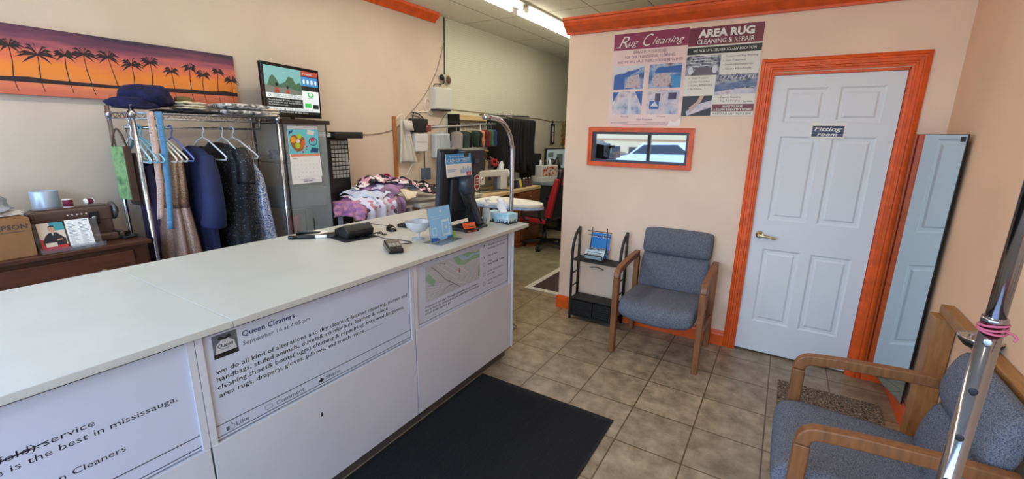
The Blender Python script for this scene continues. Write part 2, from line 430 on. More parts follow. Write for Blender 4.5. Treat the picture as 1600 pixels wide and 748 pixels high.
# six panel door
dx0, dx1, dz0, dz1, dy = -.152, .552, .015, 2.028, Y0 + .008
def door_panel(mb, a0, a1, b0, b1):
    y = dy
    for k, (d0, y0, d1, y1) in enumerate(((0, 0, .012, .008), (.012, .008, .03, .008), (.03, .008, .042, .001))):
        o = [(a0 + d0, y + y0, b0 + d0), (a1 - d0, y + y0, b0 + d0), (a1 - d0, y + y0, b1 - d0), (a0 + d0, y + y0, b1 - d0)]
        i = [(a0 + d1, y + y1, b0 + d1), (a1 - d1, y + y1, b0 + d1), (a1 - d1, y + y1, b1 - d1), (a0 + d1, y + y1, b1 - d1)]
        mb.add(o + i, [(q, (q + 1) % 4, 4 + (q + 1) % 4, 4 + q) for q in range(4)])
    d = .042; mb.poly([(a0 + d, y + .001, b0 + d), (a1 - d, y + .001, b0 + d), (a1 - d, y + .001, b1 - d), (a0 + d, y + .001, b1 - d)])
xs = [dx0, -.068, .172, .232, .472, dx1]
xs = [dx0, -.062, .172, .234, .468, dx1]
zs = [dz0, .255, .825, 1.04, 1.63, 1.72, 1.945, dz1]
m = MB()
for i in range(5):
    for j in range(7):
        if i in (1, 3) and j in (1, 3, 5): door_panel(m, xs[i], xs[i + 1], zs[j], zs[j + 1])
        else: m.poly([(xs[i], dy, zs[j]), (xs[i + 1], dy, zs[j]), (xs[i + 1], dy, zs[j + 1]), (xs[i], dy, zs[j + 1])])
b_ = dy + .036
m.poly([(dx0, b_, dz0), (dx0, b_, dz1), (dx1, b_, dz1), (dx1, b_, dz0)])
m.poly([(dx0, dy, dz0), (dx0, dy, dz1), (dx0, b_, dz1), (dx0, b_, dz0)]); m.poly([(dx1, dy, dz0), (dx1, b_, dz0), (dx1, b_, dz1), (dx1, dy, dz1)])
m.poly([(dx0, dy, dz1), (dx1, dy, dz1), (dx1, b_, dz1), (dx0, b_, dz1)]); m.poly([(dx0, dy, dz0), (dx0, b_, dz0), (dx1, b_, dz0), (dx1, dy, dz0)])
door = struct(m, 'door_1', DOORM)
m = MB().lathe([(.027, 0), (.027, .006), (.022, .012), (.012, .014), (.011, .045)], ax=frame((-.095, dy - .0005, .925), (1, 0, 0), (0, 0, 1)))
m.tube(spline([(-.095, dy - .045, .925), (-.06, dy - .047, .924), (-.02, dy - .046, .918), (.01, dy - .044, .913)], 5), [.011] * 6 + [.0095] * 6 + [.008] * 4, 10)
m.build('door_handle', BRASS, door)
# fitting room sheet taped on the door
t = tag(MB().bx(.108, .3, dy - .002, dy - .0005, 1.618, 1.723).build('door_sign', [PAPER]), 'white paper sheet reading Fitting room taped on the white door', 'sign')
m = MB(); m.M = frame((.108, dy - .0025, 1.618), (1, 0, 0), (0, 0, 1))
m.rect(.01, .012, .182, .082, 0)
m.mi = 1
m.text('Fitting', .096, .05, .026, .0006, w=.15, align='c', shear=.2, bold=.02)
m.text('room', .096, .017, .024, .0006, w=.11, align='c', shear=.2, bold=.02)
m.mi = 2
for k in range(7): m.line(.012, .014 + k * .0095, .18, .02 + k * .0095, .0016, .0003)
m.build('lettering', [mat('dark_blue_print', (44, 56, 84), .5), PAPER, mat('pale_blue_print', (150, 165, 195), .5)], t)
m = MB().bx(.165, .245, dy - .003, dy - .0021, 1.714, 1.74)
m.build('tape', mat('clear_tape', (225, 228, 235), .2), t)
# small window in the partition
m = MB()
fo = [(-1.468, 1.362), (-.622, 1.362), (-.622, 1.678), (-1.468, 1.678)]
def boxframe(mb, o, t_, y0, y1):
    (a0, b0), (a1, b1) = o[0], o[2]
    mb.bx(a0, a1, y0, y1, b0, b0 + t_); mb.bx(a0, a1, y0, y1, b1 - t_, b1); mb.bx(a0, a0 + t_, y0, y1, b0 + t_, b1 - t_); mb.bx(a1 - t_, a1, y0, y1, b0 + t_, b1 - t_)
boxframe(m, fo, .012, Y0 - .022, Y0); boxframe(m, [(-1.456, 1.374), 0, (-.634, 1.666)], .022, Y0 - .016, Y0 + .02)
wn1 = struct(m, 'window_1', ORANGE)
m = MB(); boxframe(m, [(-1.434, 1.396), 0, (-.656, 1.644)], .02, Y0 + .0, Y0 + .04); m.build('sash', mat('slate_blue_frame', (52, 58, 76), .4), wn1)
B(-1.414, -.676, Y0 + .02, Y0 + .026, 1.416, 1.624).build('pane', mat('reflective_glass', (150, 155, 165), .02, 1.0), wn1)

# storefront behind the camera: low sill, mullions, head, glass
STF = mat('storefront_aluminium', (120, 118, 112), .4, .6)
struct(MB().bx(LX - .1, RX + .1, YF - .1, YF, 0, .25).bx(LX - .1, RX + .1, YF - .1, YF, 2.75, CZ), 'wall_front', TAN)
m = MB()
for x in (LX, -2.3, -.85, .2, RX - .06): m.bx(x, x + .06, YF - .08, YF - .02, .25, 2.75)
m.bx(LX, RX, YF - .08, YF - .02, .25, .3).bx(LX, RX, YF - .08, YF - .02, 2.7, 2.75)
wn2 = struct(m, 'window_2', STF)
struct(B(-14, 14, -22, YF - .1, -.2, -.1), 'ground_outside', mat('asphalt', (150, 148, 145), .9, var=.08, vs=3))
m = MB()
m.bx(-16, 14, -24, -22, -.1, 4.6)
m.mi = 1
for k in range(10): m.bx(-15 + k * 3, -13.4 + k * 3, -22.02, -21.99, 0, .85)
m.mi = 2; m.bx(-16, 14, -22.05, -21.98, 1.25, 1.36)
struct(m, 'exterior_plaza', [mat('plaza_wall', (226, 198, 152), .8), mat('plaza_glass', (70, 62, 58), .1), mat('plaza_band', (178, 132, 92), .7)])
# parked cars across the lot, seen only in the reflection
def car(label, x, y, paint):
    t = thing('car', label, 'car', (x, y, -.1))
    prof = [(-2.1, .35), (-2.05, .75), (-1.5, .88), (-.9, 1.38), (.6, 1.42), (1.3, .95), (2.0, .8), (2.1, .4)]
    MB().prism(prof, -.82, .82, lambda u, v, h: (u, h, v)).build('body', paint, t, bevel=.08, seg=3)
    MB().prism([(-1.35, .92), (-.85, 1.32), (.55, 1.36), (1.1, .96)], -.825, .825, lambda u, v, h: (u, h, v)).build('window', mat('car_glass', (30, 36, 44), .08), t)
    for wx in (-1.3, 1.3):
        for s in (-1, 1): MB().lathe([(.0, -.1), (.28, -.1), (.32, -.06), (.32, .06), (.28, .1), (0, .1)], n=22, ax=frame((wx, s * .76, .321), (1, 0, 0), (0, 0, 1))).build('wheel', mat('tyre', (28, 28, 30), .8), t)
car('white car parked outside, seen only as a reflection in the small window', -4.5, -13.0, mat('car_white', (222, 230, 240), .25))
car('dark car parked outside left of the white car', -8.9, -14.5, mat('car_dark', (44, 40, 42), .25))

# ------------------------------------------------------------------ reception counter
CT = .983; FX = -1.555
def counter_unit(label, y0, y1, zl, header):
    t = thing('counter_cabinet', label, 'counter', (0, (y0 + y1) / 2, 0), 0, 'white counter cabinets under the worktops')
    c = (y0 + y1) / 2; a, b = y0 - c + .0006, y1 - c - .0006
    for p in ((a, a + .022), (b - .022, b)):
        MB().bx(-2.45, FX - .04, p[0], p[1], .087, zl).bx(-2.45, FX, p[0], p[1], zl, .957).build('side_panel', WHITE, t)
    B(-2.45, -2.43, a + .022, b - .022, .087, .957).build('back_panel', WHITE, t)
    B(-2.43, FX - .03, a + .022, b - .022, .087, .105).build('bottom_panel', WHITE, t)
    B(-1.80, FX - .002, a + .022, b - .022, header + .011, .957).build('top_rail', WHITE, t)
    B(FX - .012, FX + .002, a + .0022, b - .0022, .087, zl - .0005).build('lower_panel', WHITE, t, bevel=.0015)
    B(-1.70, FX - .0125, a + .022, b - .022, zl - .03, zl - .001).build('middle_rail', WHITE, t)
    B(-2.42, -1.60, a + .001, b - .001, 0, .087).build('plinth', mat('grey_plinth', (84, 78, 74), .5), t)
    return t
def sign_board(t, a, b, z0, z1):
    s = B(FX - .03, FX - .0105, a, b, z0, z1 + .01).build('sign_board', SIGNW, t)
    return s
INK = [DARK, NAVYT, GREYT, PAPER]
SX = FX - .0100
# ---- middle unit: the social media post
mid = counter_unit('middle white counter cabinet whose sign lists alterations and dry cleaning', .577, 1.5745, .547, .945)
mc = (.577 + 1.5745) / 2
s = sign_board(mid, .6 - mc, 1.5515 - mc, .553, .945)
m = MB(); m.M = frame((SX, -mc, 0), (0, 1, 0), (0, 0, 1))
m.mi = 1; m.text('Queen Cleaners', .728, .899, .021, w=.2, bold=.012)
m.mi = 2; m.text('September 16 at 4:05 pm', .727, .8645, .017, w=.264)
m.mi = 0
m.text('we do all kind of alterations and dry cleaning: leather repairing, purses and', .629, .796, .0185, w=.906, bold=.006)
m.text('handbags, stufed animals, duvets& comforters, leather & suede', .628, .768, .0185, w=.775, bold=.006)
m.text('cleaning,shoes& boots( uggs) cleaning & repaairing, hats weddin gowns,', .627, .7385, .0185, w=.884, bold=.006)
m.text('area rugs, drapery, gloves, pillows, and much more................', .628, .708, .0185, w=.732, bold=.006)
m.line(.6, .606, 1.5515, .603, .003); m.line(.6, .5625, 1.5515, .5625, .003)
m.line(.6, .9445, 1.5515, .9445, .004); m.line(1.549, .556, 1.549, .942, .002)
m.mi = 2
m.text('Like', .668, .573, .0165, w=.046, bold=.008); m.text('Comment', .818, .573, .0165, w=.119, bold=.008); m.text('Share', 1.037, .573, .0165, w=.072, bold=.008)
# thumb, speech bubble and arrow icons
m.M = m.M @ Mx.Translation((0, .0085, 0))
m.uv([(.634, .562), (.645, .562), (.645, .578), (.634, .578)]); 
for q in [((.648, .562), (.66, .562)), ((.66, .562), (.663, .577)), ((.663, .577), (.655, .579)), ((.655, .579), (.655, .588)), ((.655, .588), (.648, .577)), ((.648, .577), (.648, .562))]: m.line(*q[0], *q[1], .0017)
for q in [((.775, .566), (.775, .582)), ((.775, .582), (.802, .582)), ((.802, .582), (.802, .566)), ((.802, .566), (.788, .566)), ((.788, .566), (.781, .559)), ((.781, .559), (.781, .566)), ((.781, .566), (.775, .566))]: m.line(*q[0], *q[1], .0017)
m.mi = 0
m.uv([(1.0, .561), (1.004, .571), (1.012, .575), (1.012, .583), (1.03, .57), (1.012, .558), (1.012, .566), (1.006, .566)])
m.build('lettering', INK, s)
m = MB(); m.M = frame((SX + .0003, -mc, 0), (0, 1, 0), (0, 0, 1))
m.uv([(.631, .851), (.711, .851), (.711, .936), (.631, .936)])
m.mi = 1; m.uv([(.631, .851), (.711, .851), (.711, .868), (.631, .868)], .0002)
m.mi = 2; m.uv([(.636, .868), (.706, .868), (.7, .9), (.68, .917), (.662, .916), (.642, .9)], .0002)
m.mi = 1; m.text('Queen', .671, .887, .014, .0004, w=.05, align='c', shear=.3, bold=.015); m.text('cleaners', .671, .878, .006, .0004, w=.03, align='c')
m.uv([(.648, .918), (.655, .93), (.671, .92), (.687, .93), (.694, .918), (.671, .913)], .0003)
m.build('profile_picture', [mat('thumb_grey', (95, 100, 108), .5), mat('thumb_black', (22, 22, 26), .5), mat('thumb_pale', (188, 190, 192), .5)], s)
MB().bx(FX + .0018, FX + .0026, .99 - mc, 1.0 - mc, .42, .438).build('scuff', DARK, mid)
# ---- left unit
lf = counter_unit('nearest white counter cabinet whose sign reads best in mississauga', -.42, .576, .547, .945)
lc = (-.42 + .576) / 2
s = sign_board(lf, -.397 - lc, .553 - lc, .553, .945)
m = MB(); m.M = frame((SX, -lc, 0), (0, 1, 0), (0, 0, 1))
m.text('(wash and fold) service', .312, .796, .0195, w=.345, align='r')
m.text('our laundry service is the best in mississauga,', .51, .764, .0195, w=.66, align='r')
m.text('Ontario', -.15, .732, .0195, w=.1)
m.text('thanks for choosing Queen Cleaners', .364, .677, .0195, w=.5, align='r')
m.line(.07, .799, .213, .806, .0035, .0004); m.line(.09, .806, .2, .8, .002, .0004)
m.line(-.397, .609, .553, .6055, .003); m.line(-.397, .9445, .553, .9445, .004); m.line(-.397, .5625, .553, .5625, .003)
m.build('lettering', INK, s)
# ---- right unit: the map page
rt = counter_unit('far white counter cabinet whose sign shows a street map', 1.5755, 2.541, .588, .945)
rc = (1.5755 + 2.541) / 2
s = sign_board(rt, 1.5985 - rc, 2.518 - rc, .59, .945)
m = MB(); m.M = frame((SX, -rc, 0), (0, 1, 0), (0, 0, 1))
m.line(1.6, .9445, 2.516, .9445, .004); m.line(1.6, .605, 2.516, .605, .0028); m.line(1.601, .594, 1.601, .944, .002); m.line(2.507, .6, 2.507, .944, .006)
m.text('Welcome to our page. This page represents Queen Cleaners.', 1.665, .681, .013, w=.49, bold=.01)
m.text("this for same day service, drop your stuff before 10 o'clock am", 1.665, .662, .013, w=.5, bold=.01)
m.text("and get it after 6 o'clock pm.", 1.665, .643, .013, w=.22, bold=.01)
m.text('120 queen street south unit 6', 2.261, .909, .0125, w=.235); m.text('Mississauga ON l5m 1k8', 2.261, .886, .0125, w=.2)
m.text('(905) 567 9618', 2.261, .837, .0125, w=.11)
m.mi = 2; m.text('Open', 2.261, .802, .011, w=.045); m.mi = 0
m.text('Today 9:00AM - 7:00PM', 2.261, .781, .0125, w=.195, bold=.014)
m.text('Ask for Queen Cleaners', 2.261, .733, .0125, w=.185); m.text('price range', 2.261, .711, .0125, w=.085)
m.text('Ask for Queen Cleaners', 2.261, .669, .0125, w=.185); m.text('website', 2.261, .647, .0125, w=.06)
m.mi = 0
m.line(2.213, .905, 2.22, .917, .003).uv([(2.216, .911), (2.234, .92), (2.22, .926)])
m.uv([(2.214, .848), (2.219, .85), (2.22, .843), (2.227, .835), (2.231, .837), (2.228, .832), (2.22, .836)])
m.mi = 2
for k in range(12): m.line(2.221 + .01 * math.cos(k * PI / 6), .795 + .01 * math.sin(k * PI / 6), 2.221 + .01 * math.cos((k + 1) * PI / 6), .795 + .01 * math.sin((k + 1) * PI / 6), .002)
for zc in (.727, .663):
    for q in [((2.21, -.012), (2.234, -.012)), ((2.234, -.012), (2.234, .012)), ((2.234, .012), (2.21, .012)), ((2.21, .012), (2.21, -.012))]: m.line(q[0][0], zc + q[0][1], q[1][0], zc + q[1][1], .0022)
    m.text('?', 2.222, zc - .006, .012, align='c', w=.006)
m.build('lettering', INK, s)
m = MB(); m.M = frame((SX + .0002, -rc, 0), (0, 1, 0), (0, 0, 1))
a0, a1, b0, b1 = 1.674, 2.171, .713, .915
m.rect(a0, b0, a1, b1)
m.mi = 1   # parkland
m.uv([(1.91, b1), (1.93, .885), (1.955, .86), (2.02, .845), (2.08, .86), (2.13, .858), (a1, .855), (a1, .905), (2.13, .9), (2.05, b1)], .0002)
m.uv([(a0, .855), (1.70, .87), (1.756, .815), (1.735, .79), (a0, .84)], .0002); m.uv([(2.15, .79), (2.171, .815), (2.171, .73), (2.155, .735)], .0002)
m.mi = 2   # river
m.uv([(1.955, .91), (1.99, .88), (2.05, .872), (2.1, .885), (a1, .878), (a1, .89), (2.09, .897), (2.04, .885), (1.99, b1)], .0004)
m.mi = 3   # streets
rng = random.Random(3)
for k in range(9):
    u = a0 + .03 + k * .055
    m.line(max(a0, u - .05), b0 + .002, min(a1, u + .03), .78 + .01 * (k % 3), .0022, .0003)
for k in range(7): m.line(a0 + .002, .80 - k * .022 + .02, min(a1, a0 + .36 - k * .02), .725 + .01 * k, .002, .0003)
for k in range(3): m.line(1.76 + k * .05, b1 - .005, 1.93 + k * .06, .79, .0022, .0003)
m.mi = 4   # the main road
pts = [(1.72, .905), (1.78, .86), (1.84, .80), (1.9, .765), (1.97, .72)]
for p, q in zip(pts, pts[1:]): m.line(*p, *q, .004, .0005)
for q in ((1.8, .91), (1.815, .904), (1.83, .898)): m.rect(q[0], q[1] - .006, q[0] + .009, q[1], .0005)
m.mi = 5
m.disc(1.965, .828, .0085, .0006); m.uv([(1.957, .825), (1.973, .825), (1.965, .806)], .0006)
m.mi = 3; m.disc(1.965, .828, .003, .0008)
m.build('map', [mat('map_grey', (176, 178, 184), .5), mat('map_green', (138, 168, 142), .5), mat('map_blue', (150, 178, 200), .5), mat('map_street', (206, 208, 214), .5), mat('map_road', (104, 106, 114), .5), mat('map_pin', (178, 36, 48), .5)], s)
B(-2.45, FX + .012, 2.5425, 2.552, .087, .957).build('end_panel', WHITE, rt, loc=(0, -rc, 0))
# worktops
def worktop(label, y0, y1):
    t = B(-2.56, -1.533, y0, y1, .9575, CT).build('counter_worktop', TOPW, bevel=.0025)
    tag(t, label, 'worktop', 'white worktops on the counter')
worktop('long white worktop carrying the payment terminal, bowl and tissue box', .6915, 2.74)
worktop('bare white worktop on the nearest counter cabinet', -.42, .6905)

# ------------------------------------------------------------------ things on the counter
Z = CT + .0005
# acrylic sign
t = thing('acrylic_sign_holder', 'blue printed card in a clear acrylic stand beside the glass bowl', 'sign', (-1.70, 1.975, Z), R(4))
ACR = mat('clear_acrylic', (235, 242, 250), .05, trans=.9, alpha=.55)
m = MB(); tl = .10
fnp = lambda y, z, x=0: (x - z * .12, y, z)
m.strip([(.07, .002), (.0, .002), (-.026, .205)], .003, -.108, .108, XZ)
m.strip([(.0, .002), (-.06, .002)], .003, -.108, .108, XZ)
m.build('holder', ACR, t)
m = MB(); m.M = frame((.003, -.105, .006), (0, 1, 0), (-.128, 0, 1))
m.rect(0, 0, .21, .198)
m.mi = 1; m.uv([(0, 0), (.09, 0), (.06, .02), (0, .03)], .0003); m.rect(.155, .0, .21, .012, .0003)
m.mi = 2
m.rect(.018, .035, .06, .082, .0003); m.rect(.115, .02, .188, .118, .0003)
m.text('Pay with your phone', .02, .145, .008, .0003, w=.11); m.text('tap here to check in', .02, .13, .008, .0003, w=.09)
m.disc(.115, .172, .011, .0003)
m.mi = 0; m.rect(.123, .032, .18, .104, .0005); m.rect(.024, .041, .054, .076, .0005)
m.mi = 2; m.disc(.152, .07, .011, .0007)
m.build('card', [mat('bright_blue_card', (146, 204, 252), .35), mat('deep_blue_card', (40, 98, 190), .35), mat('pale_blue_card', (206, 232, 250), .35)], t)
# glass dessert bowl
GL = mat('frosted_glass', (226, 232, 240), .15, trans=.3, alpha=.62)
t = thing('dessert_bowl', 'empty footed glass dessert bowl on the white counter', 'bowl', (-1.845, 1.925, Z))
MB().lathe([(.0, .006), (.038, .0), (.04, .004), (.02, .008), (.008, .014), (.006, .026), (.01, .036), (.012, .04)], n=28).build('foot', GL, t)
MB().lathe([(.012, .04), (.045, .052), (.07, .078), (.08, .108), (.079, .110), (.076, .108), (.066, .082), (.042, .058), (.0, .048)], n=32).build('bowl', GL, t)
# card terminal
t = thing('payment_terminal', 'small black card terminal with keypad at the counter front edge', 'card terminal', (-1.775, 1.655, Z), R(56))
m = MB(); m.loft([[(x * a, y * b, z) for x, y in arc(0, 0, 1, 0, 360, 23)[:-1]] for a, b, z in ()] or [[(-.038, -.085, 0), (.038, -.085, 0), (.042, .08, 0), (-.042, .08, 0)], [(-.04, -.09, .012), (.04, -.09, .012), (.044, .085, .012), (-.044, .085, .012)], [(-.037, -.085, .03), (.037, -.085, .03), (.041, .08, .042), (-.041, .08, .042)]], smooth=False)
m.build('body', BLACKG, t, bevel=.006, seg=3)
q = frame((0, -.085, .0305), (1, 0, 0), (0, 1, .0727))
m = MB(); m.M = q; m.rect(-.032, .105, .032, .155, .0006); m.build('screen', mat('lcd_olive', (96, 92, 76), .15), t)
for r_ in range(4):
    for c_ in range(3):
        m = MB(); m.M = q; m.bx(-.03 + c_ * .021, -.012 + c_ * .021, .018 + r_ * .02, .031 + r_ * .02, -.002, .003)
        m.build('key', mat('keypad_grey', (150, 144, 128), .5) if r_ else mat('keypad_dark', (60, 58, 56), .5), t, bevel=.0015)
m = MB().tube(spline([(-1.79, 1.70, Z + .02), (-1.80, 1.82, Z + .004), (-1.90, 1.83, Z + .004), (-2.0, 1.80, Z + .004), (-2.06, 1.80, Z + .012)], 8), .0028, 6)
tag(m.build('terminal_cable', BLACK), 'thin black cable from the card terminal to the black box', 'cable')
# black stand beside it (receipt printer on a mat)
t = thing('card_reader_base', 'black wedge shaped desk device on a flat black pad', 'device', (-2.24, 1.745, Z), R(-8))
B(-.16, .14, -.12, .1, 0, .004).build('pad', mat('black_pad', (26, 26, 28), .7), t)
m = MB().prism([(-.075, .0045), (.07, .0045), (.085, .05), (.04, .086), (-.075, .05)], -.075, .105, lambda u, v, h: (u + .03, h - .01, v))
m.build('body', BLACK, t, bevel=.01, seg=3)
B(.05, .07, .02, .03, .07, .074).build('logo_plate', GREYT, t)
m = MB()
for k in range(2): m.tube(spline([(.12, .05, .01), (.15, .09 + .02 * k, .03), (.17, .12, .012), (.14, .16, .006), (.1, .12, .01)], 6), .003, 6)
m.build('lead', BLACK, t)
# mouse
t = thing('computer_mouse', 'black computer mouse with a cord on the counter', 'mouse', (-2.16, 2.0, Z), R(64))
m = MB(); rings = []
for k in range(9):
    a = k / 8; y = -.055 + .11 * a; wv = .031 * math.sin(PI * (.12 + .8 * a)) ** .5; h = .036 * math.sin(PI * (.1 + .72 * a)) ** .8
    rings.append([(wv * math.cos(b), y, .0 + h * max(0, math.sin(b))) for b in [PI * j / 10 for j in range(11)]])
m.loft(rings); m.build('body', BLACKG, t)
MB().ball((0, .03, .03), (.004, .008, .006)).build('wheel', BLACK, t)
m = MB().tube(spline([(0, .055, .006), (.02, .12, .004), (-.03, .2, .004), (-.08, .26, .004)], 6), .002, 6); m.build('cord', BLACK, t)
# keyboard behind the bowl
t = thing('keyboard', 'low black keyboard lying behind the glass bowl', 'keyboard', (-2.14, 2.22, Z), R(6))
B(-.075, .075, -.12, .13, .001, .02).build('body', BLACK, t, bevel=.004)
for r_ in range(4):
    for c_ in range(8): B(-.06 + r_ * .031, -.036 + r_ * .031, -.108 + c_ * .029, -.084 + c_ * .029, .0195, .024).build('key', mat('key_black', (36, 36, 38), .5), t)
# pens and clip
t = thing('black_marker', 'thick black marker lying in front on the counter, end to end with the white one', 'pen', (-2.405, 1.52, Z + .0115), R(-45))
ax = Mx.Rotation(R(90), 4, 'X')
MB().lathe([(.0, -.075), (.009, -.075), (.011, -.07), (.011, .02), (.0105, .022)], ax=ax, n=14).build('barrel', BLACK, t)
MB().lathe([(.0117, .02), (.0117, .068), (.008, .072), (0, .073)], ax=ax, n=14).build('cap', BLACKG, t)
t = thing('white_marker', 'white barrelled marker with a black cap lying on the counter', 'pen', (-2.315, 1.615, Z + .0105), R(-45))
MB().lathe([(.0, -.01), (.0095, -.01), (.01, -.006), (.01, .055), (.007, .06), (0, .06)], ax=ax, n=14).build('barrel', PAPER, t)
MB().lathe([(.0, -.06), (.009, -.06), (.0105, -.055), (.0105, -.01)], ax=ax, n=14).build('cap', BLACK, t)
t = thing('notepad', 'sheet of white paper under the markers near the counter back edge', 'paper', (-2.47, 1.66, Z), R(15))
B(-.05, .05, -.07, .07, 0, .004).build('pages', PAPER, t)
t = thing('stapler', 'slim black stapler beside the white sheet on the counter', 'stapler', (-2.43, 1.585, Z), R(-40))
MB().prism([(-.07, 0), (.07, 0), (.07, .008), (-.06, .01)], -.014, .014, lambda u, v, h: (h, u, v)).build('base', BLACK, t, bevel=.002)
MB().prism([(-.07, .012), (.06, .018), (.072, .026), (-.04, .034), (-.072, .026)], -.012, .012, lambda u, v, h: (h, u, v)).build('arm', BLACKG, t, bevel=.003)
# business card holder
t = thing('business_card_holder', 'black holder with orange business cards in front of the till', 'card holder', (-1.735, 2.285, Z), R(-22))
m = MB().prism([(-.04, 0), (.045, 0), (.045, .014), (.02, .018), (-.02, .045), (-.04, .045)], -.052, .052, lambda u, v, h: (u, h, v)); m.build('holder', BLACK, t, bevel=.002)
m = MB(); m.M = frame((.022, -.045, .012), (0, 1, 0), (-.5, 0, 1)); m.bx(0, .09, 0, .048, -.012, 0); m.build('card', mat('orange_card', (232, 92, 40), .5), t)
m = MB(); m.M = frame((.0225, -.045, .012), (0, 1, 0), (-.5, 0, 1)); m.text('Queen', .03, .016, .013, .0008, w=.05, shear=.2, bold=.02)
for k in range(8): m.line(.017 + .008 * math.cos(k * PI / 4), .023 + .008 * math.sin(k * PI / 4), .017 + .008 * math.cos((k + 1) * PI / 4), .023 + .008 * math.sin((k + 1) * PI / 4), .002, .0008)
m.build('lettering', DARK, t)
m = MB(); m.M = frame((.0458, -.045, .002), (0, 1, 0), (0, 0, 1)); m.rect(.012, .003, .04, .007); m.rect(.052, .003, .08, .007); m.build('label_strip', ORANGE, t)
t = thing('sticky_note', 'small green note sticking out behind the blue acrylic sign', 'note', (-1.70, 2.085, Z), R(10))
MB().strip([(-.02, .001), (.0, .001), (-.006, .035)], .001, .0, .03, XZ).build('note', mat('lime_note', (150, 200, 60), .6), t)
# sanitizer
t = thing('sanitizer_bottle', 'clear pump bottle of hand sanitizer between till and tissue box', 'bottle', (-1.765, 2.53, Z), R(10))
CLR = mat('clear_plastic', (226, 232, 238), .1, trans=.7, alpha=.75)
MB().lathe([(.0, 0), (.027, 0), (.028, .004), (.028, .10), (.024, .115), (.012, .124), (.012, .13)], n=20).build('bottle', CLR, t)
MB().bx(.0275, .0286, -.014, .014, .03, .085).build('label', PAPER, t)
MB().lathe([(.014, .128), (.014, .146), (.006, .148), (.005, .17), (.012, .171), (.012, .18), (0, .181)], n=16).tube([(0, 0, .176), (.02, 0, .178), (.04, 0, .17)], .005, 8).build('pump', PAPER, t)
# tissue box
t = thing('tissue_box', 'tissue box printed with pale blue winter trees at the counter end', 'tissue box', (-1.73, 2.672, Z), R(-6))
TB = ramp_mat('tissue_print', [(196, 226, 240), (150, 208, 234), (226, 238, 244)], 14)
m = MB().bx(-.11, .11, -.055, .055, 0, .072); m.build('box', TB, t, bevel=.002)
m = MB()
rng = random.Random(5)
for k in range(46):
    q = rng.uniform(-.105, .105); h = rng.uniform(.008, .03)
    m.poly([(q, -.0556, .008), (q + .008, -.0556, .008), (q + .004, -.0556, .008 + h)])
for k in range(24):
    q = rng.uniform(-.05, .05); h = rng.uniform(.008, .03)
    m.poly([(.1106, q, .008), (.1106, q + .008, .008), (.1106, q + .004, .008 + h)])
m.bx(-.1102, .1102, -.0553, .0553, .0, .008)
m.build('tree_print', mat('tree_print_ink', (46, 62, 74), .6), t)
m = MB().lathe([(.0, .0722), (.05, .0722), (.05, .0728), (0, .0728)], n=20); m.build('opening', mat('pale_slot', (200, 205, 210), .6), t)
m = MB(); rng = random.Random(2)
m.sheet(lambda u, v: (-.045 + .09 * u + .012 * math.sin(9 * v + 3 * u), .014 * math.sin(7 * u + 4 * v) * (1 - .3 * v), .07 + .11 * v * (1 - .5 * abs(u - .45) * v) + .008 * math.sin(11 * u) * v), 14, 8)
m.sheet(lambda u, v: (-.03 + .075 * u + .01 * math.sin(8 * v), -.016 + .02 * math.sin(6 * u + 2 * v + 1), .07 + .085 * v * (1 - .6 * abs(u - .6))), 12, 7)
m.build('tissue', mat('tissue_paper', (250, 250, 250), .9), t, solid=.0012)

# point of sale till: a touch screen seen from behind
t = thing('point_of_sale_till', 'black point of sale screen on a stand, seen from behind', 'till', (-1.80, 2.33, Z))
TM = mat('till_charcoal', (40, 42, 48), .42); TM2 = mat('till_slate', (54, 60, 74), .35)
m = MB().prism([(-.075, 0), (.085, 0), (.085, .012), (.06, .022), (-.06, .026)], -.10, .15, lambda u, v, h: (u, h, v)); m.build('base', TM, t, bevel=.008, seg=3)
m = MB().loft([[(-.02, .06, .02), (.07, .06, .02), (.07, .135, .02), (-.02, .135, .02)], [(-.03, .02, .15), (.045, .02, .15), (.045, .09, .15), (-.03, .09, .15)], [(-.05, -.035, .29), (.015, -.035, .29), (.015, .045, .29), (-.05, .045, .29)]], smooth=False)
m.build('stand', TM, t, bevel=.012, seg=3)
m = MB().loft([[(.071, .075, .03), (.074, .095, .03), (.071, .1, .03)], [(.047, .03, .15), (.05, .05, .15), (.047, .055, .15)], [(.016, -.028, .285), (.02, -.01, .285), (.016, -.005, .285)]], smooth=False); m.build('stand_trim', TM2, t)
# screen, tilted back
scr = frame((-.06, -.22, .045), (0, 1, 0), (.085, 0, 1))
m = MB(); m.M = scr; m.bx(0, .40, 0, .49, -.028, 0); m.build('screen', TM, t, bevel=.01, seg=3)
m = MB(); m.M = scr; m.bx(.0, .028, .02, .47, .0, .008); m.build('screen_edge', TM2, t, bevel=.003)
m = MB(); m.M = scr; m.rect(.02, .03, .38, .46, -.0285); m.build('glass', mat('screen_glass', (30, 40, 60), .08), t)
m = MB(); m.M = scr; m.bx(.1, .34, .08, .3, .0, .03); hs = m.build('rear_cover', TM, t, bevel=.012, seg=3)
m = MB(); m.M = scr; m.loft([[(.17, .31, 0), (.4, .31, 0), (.4, .49, 0), (.17, .49, 0)], [(.18, .33, .07), (.395, .36, .075), (.395, .485, .06), (.18, .485, .055)]], smooth=False); m.build('rear_display', TM, t, bevel=.008, seg=3)
m = MB(); m.M = scr; m.bx(.27, .32, .4, .43, .066, .0725); m.build('badge', TM2, t, bevel=.003)
m = MB()
m.loft([[(.0 + .06 * math.cos(a), -.0 + .055 * math.sin(a), z) for a in [2 * PI * k / 14 for k in range(14)]] for z in (.24, .3, .36)]); m.build('neck', TM2, t)
m = MB()
